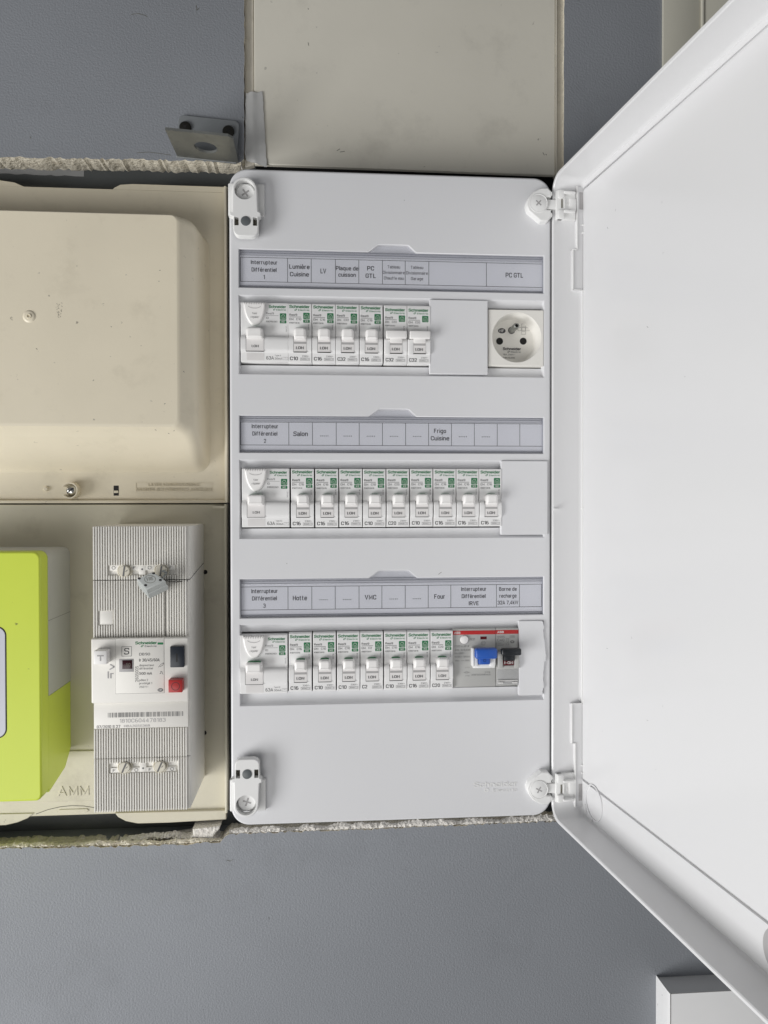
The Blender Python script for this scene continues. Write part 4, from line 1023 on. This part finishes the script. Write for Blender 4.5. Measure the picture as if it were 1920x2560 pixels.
def rcd(x, z, row, label, typ, code):
    t = thing('residual_current_switch', label, 'safety switch', (x, YD, z), 'wide white residual current switches')
    W = 36.4
    put('body', cached('rcd_body', lambda: body_mesh(W, HB)), 'brk', t)
    so = put('test_button', cached('shield', shield_mesh), 'tog', t)
    put('grip_arc', cached('garc', lambda: (lambda m_: ([m_.line(*a, *b, .3, -2.9) for a, b in zip(circ(10.8, -3.2, 4.7, 12, 2.0, 190, 350)[:-1], circ(10.8, -3.2, 4.7, 12, 2.0, 190, 350)[1:])], m_)[1])(MB())), 'band', so)
    def tt(): return MB().text('Test', 9.0, 12.4, -9.6, 1.35, -2.5, .0).text('régulier', 7.8, 13.9, -12.4, 1.35, -2.4, 0)
    put('test_lettering', cached('testlet', tt), 'softink', so)
    put('toggle', cached('rcd_toggle', lambda: toggle_mesh(4.6, 17.4, -20.0, -28.2)), 'tog', t)
    put('green_tab', cached('rcd_gtab', lambda: m_green(4.6, 17.4, -20.0)), 'green', t)
    def win(): return MB().box(4.5, 17.7, -2.0, 0, -37.2, -27, .12, 1).box(4.6, 17.7, -.12, 0, -44.0, -38.4, .05, 1)
    o = put('window', cached('rcd_win', win), 'slot', t)
    put('window_edge', cached('rcd_wedge', lambda: MB().box(4.3, 17.8, -1.98, 0, -37.55, -37.2).box(4.2, 4.5, -1.85, 0, -37.4, -25.2)), 'dark', o)
    put('on_marking', cached('rcd_ion', lambda: MB().text('I.ON', 8.6, 13.9, -34.5, 1.8, -2.08, .03)), 'ink', o)
    yy = -.05
    def gl(q):
        g, s = MB(), MB(); logo(g, s, 21.4, 34.4, -4.0, yy, 1.95); return (g, s)[q]
    put('green_lettering', cached('rgl', lambda: gl(0)), 'green', t); put('small_lettering', cached('rsl', lambda: gl(1)), 'green', t)
    ho = put('house_symbol', cached('rhouse', lambda: m_house(29.8, 34.6, -8.0, -12.9)), 'green', t); put('house_outline', cached('rhousel', lambda: m_houseline(29.8, 34.6, -8.0, -12.9)), 'whiteink', ho)
    xo = put('xe_badge', cached('rxe', lambda: m_house(29.8, 34.6, -13.3, -15.6)), 'green', t); put('xe_lettering', cached('rxet', lambda: MB().text('XE', 30.8, 33.6, -15.2, 1.5, -.1, .02)), 'whiteink', xo)
    def let():
        s = MB(); s.text('Resi9', 19.4, 25.2, -9.0, 1.6, yy, 0); s.rect(19.3, 28.8, -9.95, -9.75, yy); s.text('ID', 19.4, 21.4, -12.4, 1.6, yy, 0); s.text(code, 19.4, 27.8, -15.0, 1.2, yy, 0)
        s.text('20W17', 35.2, 39.8, -22.4, 1.0, yy, 0, 0, 90)
        s.text('63A', 19.4, 25.2, -43.3, 2.5, yy, .02); s.text('30mA', 25.8, 31.4, -43.3, 1.6, yy, 0); s.text(typ, 25.8, 30.6, -40.7, 1.1, yy, 0); s.rect(31.9, 35.8, -43.4, -41.3, yy, .13)
        s.text('~', 33.0, 34.8, -42.6, 1.2, yy, 0); return s
    put('lettering', cached('rlet' + typ + code, let), 'softink', t)
    return t
Z1, Z2, Z3 = (ROWF[i][0] for i in range(3))
def XL(px, row): return PX(px, (830, 1245, 1655)[row], YD)
rcd(XL(599.5, 0) + .5, Z1, 0, 'wide residual current switch at the left end of the top row, type A', 'Type A', 'R9EPRA263')
for px, rt, cd_, lb, st in ((720, 'C10', 'R9EFC610', 'C10 breaker under the Lumière Cuisine label', 'xe'), (780, 'C16', 'R9EFC616', 'C16 breaker under the LV label in the top row', 'xe'), (839, 'C32', 'R9EFC632', 'C32 breaker under the Plaque de cuisson label', 'xe'), (898.5, 'C16', 'R9EFC616', 'C16 breaker under the PC GTL label, just left of the two wide-lever breakers', 'xe'),
                            (959.5, 'C32', 'R9PFC632', 'C32 breaker with a wide T lever, the left one of two, under Chauffe eau', 'wide'), (1018, 'C32', 'R9PFC632', 'C32 breaker with a wide T lever, beside the square blanking plate', 'wide')):
    breaker(XL(px, 0), Z1, rt, cd_, lb, wide=18.2, style=st, week='20W19' if st == 'wide' else '20W11', group='circuit breakers with wide T levers' if st == 'wide' else 'white circuit breakers', dz=-.15)
rcd(XL(604, 1), Z2, 1, 'wide residual current switch at the left end of the middle row', 'Type AC', 'R9ERC263')
ro = ['first', 'second', 'third', 'fourth', 'fifth', 'sixth', 'seventh', 'eighth', 'ninth']
for i, (px, rt, cd_, lb) in enumerate(((727, 'C16', 'R9EFC616', 'C16 breaker under the Salon label, next to the wide switch in the middle row'), (788, 'C16', 'R9EFC616', 'C16 breaker second after the wide switch in the middle row'), (848, 'C16', 'R9EFC616', 'C16 breaker left of the C10 in the middle row, third after the wide switch'),
        (907, 'C10', 'R9EFC610', 'C10 breaker immediately left of the C20 in the middle row'), (966, 'C20', 'R9EFC620', 'only C20 breaker of the middle row, between two C10 breakers'), (1025, 'C10', 'R9EFC610', 'C10 breaker immediately right of the C20 in the middle row'),
        (1083.5, 'C16', 'R9EFC616', 'C16 breaker under Frigo Cuisine, first of three at the right of the middle row'), (1141, 'C16', 'R9EFC616', 'C16 breaker second from the blanking plate in the middle row'), (1198, 'C16', 'R9EFC616', 'C16 breaker touching the blanking plate at the end of the middle row'))):
    breaker(XL(px, 1), Z2, rt, cd_, lb, week=('20W17', '20W11', '20W16')[i % 3], wide=17.9, dz=(-.5, -.7, -.3, -.6, -.3, 0, 0, 0, 0)[i] * .3)
rcd(XL(599.5, 2), Z3 - 1.0, 2, 'wide residual current switch at the left end of the bottom row', 'Type AC', 'R9ERC263')
for i, (px, rt, cd_, lb) in enumerate(((721.5, 'C16', 'R9EFC616', 'C16 breaker under the Hotte label, next to the wide switch in the bottom row'), (782, 'C10', 'R9EFC610', 'C10 breaker right of the Hotte C16 in the bottom row'), (842, 'C10', 'R9EFC610', 'C10 breaker immediately left of the C2 in the bottom row'),
        (900.5, 'C2', 'R9EFC602', 'only C2 breaker, under the VMC label in the bottom row'), (960, 'C10', 'R9EFC610', 'C10 breaker immediately right of the C2 in the bottom row'), (1018, 'C16', 'R9EFC616', 'C16 breaker between the C10 and the C20 in the bottom row'), (1076, 'C20', 'R9EFC620', 'C20 breaker under the Four label, beside the grey red-banded switch'))):
    breaker(XL(px, 2), Z3, rt, cd_, lb, week=('20W11', '20W16', '20W18')[i % 3], wide=17.9)

# grey devices with red bands
def grey_switch():
    x = XL(1132, 2); W = PX(1241, 1655, YD) - x; z = PZ(1186, 1572.5, 0); Y0 = 0
    t = thing('grey_switch', 'grey residual current switch with a red band and a thick blue lever', 'safety switch', (x, Y0, z))
    H = 45.5
    put('body', MB().box(.1, W - .1, 0, 22, -H, 0, .4).mesh('grey_body'), 'abb', t)
    k = MB().rect(.15, W - .15, -4.2, -.9, -.05); k = MB(); k.box(.12, W - .12, -.12, 1, -4.3, -1.2, .05); bo = put('red_band', k.mesh('band'), 'redband', t)
    put('maker_lettering', MB().text('ABB', 1.4, 6.3, -3.6, 1.7, -.2, .05).mesh('abb'), 'whiteink', bo)
    put('test_button', MB().lathe(9.3, -8.2, [(3.3, .1), (3.3, -.5), (2.9, -1.3), (1.5, -1.6), (.01, -1.7)], 24).mesh('tb'), 'tog', t)
    put('button_ring', MB().ring(9.3, -8.2, 3.9, .55, -.06, 28).mesh('br'), 'band', t)
    put('indicator_window', MB().box(22.2, 27.2, -.1, .5, -8.2, -6.0).mesh('iw'), 'darkred', t)
    s = MB(); y = -.05
    s.text('TEST', 13.9, 18.0, -8.9, 1.7, y, .01); s.text('F202 A AP-R', 1.9, 13.2, -14.2, 1.6, y, .01); s.text('40A  In=0,03A', 1.9, 14.2, -17.0, 1.4, y, .01)
    s.text('Un=230V~', 1.9, 10, -19.4, 1.1, y); s.text('In=Im = 1000A', 1.9, 14.0, -22.2, 1.2, y); s.text('10kA', 1.9, 5.6, -25.2, 1.2, y); s.rect(7, 9.5, -24.8, -24.6, y); s.text('1000', 10, 13.6, -25.2, 1.2, y)
    s.text('2178', 25.5, 30, -34.8, 1.2, y); s.text('2CSF202401R1400', 15.0, 30.2, -36.6, 1.2, y)
    s.text('N 1 2', 10.2, 13.4, -30.6, .9, y); s.text('2 (4)', 10.2, 13.4, -37.0, .9, y); s.ring(11.2, -34.0, 1.6, .15, y, 16, rz=.8); s.rect(8.9, 14, -34.1, -33.9, y - .01)
    s.ring(24.6, -11.2, 1.9, .25, y, 6); s.ring(24.6, -11.2, 1.0, .2, y, 6)
    put('lettering', s.mesh('gl'), 'softink', t)
    k = MB(); k.box(14.6, 16.4, -5.6, .5, -28.6, -14.2, .8); k.box(15.6, 19.3, -5.0, .5, -28.6, -18.5, .7); k.box(28.6, 33.3, -5.0, .5, -28.6, -18.5, .7); k.box(15.6, 33.3, -3.4, .5, -30.2, -26.8, .7)
    put('lever_housing', k.mesh('lh'), 'clip', t)
    k = MB(); k.box(15.9, 33.2, -12.8, -6.0, -21.4, -13.2, 1.8, 3); lv = put('lever', k.mesh('lv'), 'blu', t)
    k = MB(); k.box(19.6, 28.4, -7.4, -1, -26.6, -19.0, .6); put('lever_stem', k.mesh('ls'), 'blu', lv)
    put('stem_gap', MB().box(19.4, 28.6, -3.6, -2, -27.1, -26.5).mesh('sg'), 'dark', t)
    k = MB(); k.ring(24, -23.4, 1.1, .25, -7.5, 16); put('embossed_mark', k.mesh('em'), 'navy', lv)
def grey_breaker():
    x = XL(1241.5, 2); W = PX(1298, 1655, YD) - x; z = PZ(1270, 1571, 0)
    t = thing('grey_breaker', 'grey C40 breaker with a red band and a black lever at the bottom row end', 'circuit breaker', (x, 0, z))
    H = 45.2
    put('body', MB().box(.1, W, 0, 22, -H, 0, .4).mesh('gb'), 'abb', t)
    k = MB(); k.box(.12, W - .1, -.12, 1, -4.3, -1.2, .05); bo = put('red_band', k.mesh('band2'), 'redband', t)
    put('maker_lettering', MB().text('ABB', .9, 6.2, -3.6, 1.7, -.2, .05).mesh('abb2'), 'whiteink', bo)
    s = MB(); y = -.05
    s.text('SN201L', 1.0, 7.2, -7.2, 1.5, y, .0); s.text('C40', 1.0, 6.6, -10.2, 2.2, y, .0); s.text('230V~', 1, 5, -12, 1, y); s.text('400V', 1, 6, -13.6, 1, y)
    s.rect(11.0, 14.8, -7.4, -5.6, y, .14); s.text('4500', 11.5, 14.3, -6.9, .9, y); s.cap([circ(13, -10.6, 1.7, 18, 1.1)], y)
    for a, b, c, d in ((7.8, -8, 10.6, -8), (8.6, -8, 8.6, -10), (8.6, -10, 9.3, -11.5), (8.6, -11.8, 8.6, -13), (10, -8, 10, -13), (9.3, -13, 10.6, -13)): s.line(a, b, c, d, .18, y)
    put('lettering', s.mesh('gl2'), 'softink', t)
    put('certification_mark', MB().text('NF', 12.1, 13.9, -11.1, 1.1, -.09, .02).mesh('nf2'), 'whiteink', t)
    k = MB(); k.box(.5, 4.6, -4.6, .5, -30.5, -18, .8); k.box(13.6, 17.6, -4.6, .5, -30.5, -18, .8); k.box(.5, 17.6, -3.6, .5, -31.6, -28.4, .8)
    put('lever_housing', k.mesh('lh2'), 'abb', t)
    k = MB(); k.box(1.8, 17.4, -12.2, -6.4, -19.2, -13.8, 1.3, 3); lv = put('lever', k.mesh('lv2'), 'black', t)
    k = MB(); k.box(4.8, 13.4, -7.2, -1, -24.2, -18.4, .5); put('lever_stem', k.mesh('ls2'), 'black', lv)
    k = MB(); k.box(4.7, 13.5, -4.0, -1, -28.2, -24.0, .2); o = put('on_flag', k.mesh('of'), 'darkred', t)
    put('on_marking', MB().text('I-ON', 5.8, 12.6, -27.2, 2.0, -4.1, .02).mesh('io2'), 'whiteink', o)
    k = MB(); k.box(.7, 17.2, -.9, .2, -H + 1.2, -32.2, .3); o = put('label_cover', k.mesh('lc2'), 'clear', t)
    k = MB(); k.box(1.0, 17, -1.1, .1, -41.2, -40.7); k.box(1.3, 5.5, -1.1, 0, -43.2, -42.2); k.box(12.8, 16.8, -1.1, 0, -43.2, -42.2)
    put('cover_rib', k.mesh('cr2'), 'whiteink', o)
grey_switch(); grey_breaker()

# ================================================================== blanking plates and socket
def blank(corners, label, y=-1.5, ragged=False):
    (xa, ya), (xb, yb) = corners
    a, b = P(xa, ya, y), P(xb, yb, y)
    if ragged:
        rnd = random.Random(3); z = b[1]; pts = [(a[0], a[1]), (a[0], b[1])]
        prof = [(0, .0), (.08, .0), (.1, 1.2), (.3, .6), (.45, 1.2), (.46, 3.6), (.58, 3.0), (.7, 2.0), (.8, .6), (.92, 1.0), (.985, 0), (1, -.8)]
        right = []
        for t_, d in prof: right.append((b[0] + d * .8 + rnd.uniform(-.15, .15), b[1] + (a[1] - b[1]) * t_))
        for (p0, p1) in zip(right[:-1], right[1:]):
            for i in range(5): pts.append((p0[0] + (p1[0] - p0[0]) * i / 5 + rnd.uniform(-.3, .3), p0[1] + (p1[1] - p0[1]) * i / 5))
        pts.append(right[-1])
    else: pts = rr(a[0], b[0], b[1], a[1], .5, 3)
    m_ = MB(); m_.prism(pts, y, 3.5, .45 if not ragged else .15)
    o = part('blanking_plate', m_, 'white'); o['label'] = label; o['category'] = 'blanking plate'; o['group'] = 'white blanking plates'
blank(((1074, 748.5), (1219.5, 936)), 'smooth white blanking plate between the breakers and the socket in the top row')
blank(((1253, 1152), (1369.5, 1336.5)), 'white blanking plate at the right end of the middle row')
blank(((1298, 1553), (1357, 1737.5)), 'narrow white blanking plate with a snapped ragged right edge, bottom row', ragged=True)
def socket():
    Y = 0
    a, b = P(1221.5, 773, Y), P(1360, 916, Y); x0, x1 = a[0], b[0] - .3; z1, z0 = a[1], b[1]
    cx, cz = P(1292, 843.5, Y); rd = 19.7
    t = thing('power_socket', 'square white wall socket with an earth pin at the right end of the top row', 'socket', ((x0 + x1) / 2, Y + 20, z0))
    k = MB(); k.prism(rr(x0, x1, z0, z1, .5, 3), Y, 20, .5, [circ(cx, cz, rd, 48)], back=False, holewalls=False)
    part('face_plate', k, 'beige', t)
    k = MB(); k.lathe(cx, cz, [(rd, Y), (rd - .35, Y + .5), (rd - 1.6, Y + 13), (rd - 2.4, Y + 14.2), (rd - 3.5, Y + 14.5), (.01, Y + 14.5)], 48)
    part('socket_well', k, 'beige', t)
    Yb = Y + 14.4
    for px in (1249, 1308):
        c = P(px, 853, Yb); k = MB(); k.cap([circ(c[0], c[1], 2.8, 24)], Yb - .05); part('contact_hole', k, 'dark', t)
    c = P(1279, 826, Yb); k = MB(); k.lathe(c[0], c[1], [(2.4, Yb), (2.4, Yb - 15), (2.2, Yb - 16.2), (1.6, Yb - 16.8), (1.3, Yb - 16.8), (1.2, Yb - 15)], 24, False)
    o = part('earth_pin', k, 'steel', t)
    k = MB(); k.cap([circ(c[0], c[1], 1.3, 18)], Yb - 15.2); part('pin_bore', k, 'dark', o)
    k = MB(); k.ring(c[0], c[1], 2.9, .5, Yb - .05, 24); part('pin_collar', k, 'softink', t)
    s, d, n = MB(), MB(), MB()
    A, B = P(1257, 875, Yb), P(1302, 875, Yb); logo(s, d, A[0], B[0], A[1], Yb - .06, 2.1); s.v += []
    A, B = P(1258, 888, Yb), P(1288, 888, Yb); s.text('16A 250V~', A[0], B[0], A[1], 1.2, Yb - .06)
    A, B = P(1257, 896, Yb), P(1287, 896, Yb); s.text('A9A15306', A[0], B[0], A[1], 1.2, Yb - .06)
    A = P(1254.5, 827, Yb); s.cap([circ(A[0], A[1], 3.1, 24, 2.1)], Yb - .06); n.text('NF', A[0] - 1.9, A[0] + 1.9, A[1] - 1.1, 2.2, Yb - .12, .02)
    A = P(1309, 823, Yb)
    for dx, dz in ((0, 0), (-3, 0), (3, 0), (0, 3), (0, -3)): d.rect(A[0] + dx - 1.7, A[0] + dx + 1.7, A[1] + dz - 1.3, A[1] + dz + 1.3, Yb - .06, .16)
    part('lettering', s, 'ink', t); part('faint_lettering', d, 'softink', t); part('mark_lettering', n, 'whiteink', t)
socket()

# ================================================================== lower right box, upper right door frame
def corner_box():
    Yf = 28; x0, z1 = P(1676, 2485, Yf); t = thing('trunking_box', 'white plastic box with mitred edge trims in the lower right corner', 'box', (x0, YW, z1 - 120))
    k = MB(); k.box(x0, x0 + 260, Yf, YW, z1 - 260, z1, .6); part('box_front', k, 'boxpl', t)
    b = MB()                                     # rounded left trim
    xs = PX(1640, 2500, YW)
    prof = []
    for i in range(7):
        a = R(90 * i / 6); prof.append((x0 - .5 - (x0 - .5 - xs) * math.sin(a), YW - (YW - Yf + .6) * math.cos(a)))
    prof += [(x0 - .5, YW)]
    n = len(prof); zt = z1 + .5
    zt2 = lambda x, y: z1 + .5 + (x0 - .5 - x) * .9
    b.add([(x, y, zt2(x, y)) for x, y in prof] + [(x, y, z1 - 260) for x, y in prof], [(i, (i + 1) % n, n + (i + 1) % n, n + i) for i in range(n)] + [tuple(range(n))]); part('left_trim', b, 'boxpl', t)
    c = MB(); zs = PZ(1650, 2446, YW)
    prof = []
    for i in range(7):
        a = R(90 * i / 6); prof.append((z1 + .4 + (zs - z1 - .4) * math.sin(a), YW - (YW - Yf + .4) * math.cos(a)))
    prof += [(z1 + .4, YW)]; n = len(prof)
    c.add([(x0 - .3 - (z - z1) * 1.0, y, z) for z, y in prof] + [(x0 + 260, y, z) for z, y in prof], [(i, (i + 1) % n, n + (i + 1) % n, n + i) for i in range(n)] + [tuple(range(n))]); part('top_trim', c, 'boxpl', t)
    g = MB(); g.rect(x0 - .5, x0 + .1, z1 - 260, z1, Yf - .02); g.rect(x0 - .4, x0 + 260, z1 - .1, z1 + .4, Yf - .04); part('joint', g, 'smudge', t)
corner_box()
def jamb():
    Y = YW - 2.5; x = PX(1658, 200, Y)
    t = thing('door_frame', 'pale cream painted door frame at the top right, behind the open door', 'door frame', (x, YW, 100))
    k = MB(); k.box(x, x + 33, Y, YW + 10, -200, 600, .5); part('frame_board', k, 'jamb', t)
    x2 = PX(1757, 100, Y - 4)
    k = MB(); k.box(x2, x2 + 3, Y - 2, YW, -200, 600, 1.2, 3); part('moulding', k, 'jamb', t)
    k = MB(); k.box(x2 + 3.2, x2 + 150, Y - 1, YW, -200, 600, 1); part('frame_board', k, 'jamb', t)
jamb()
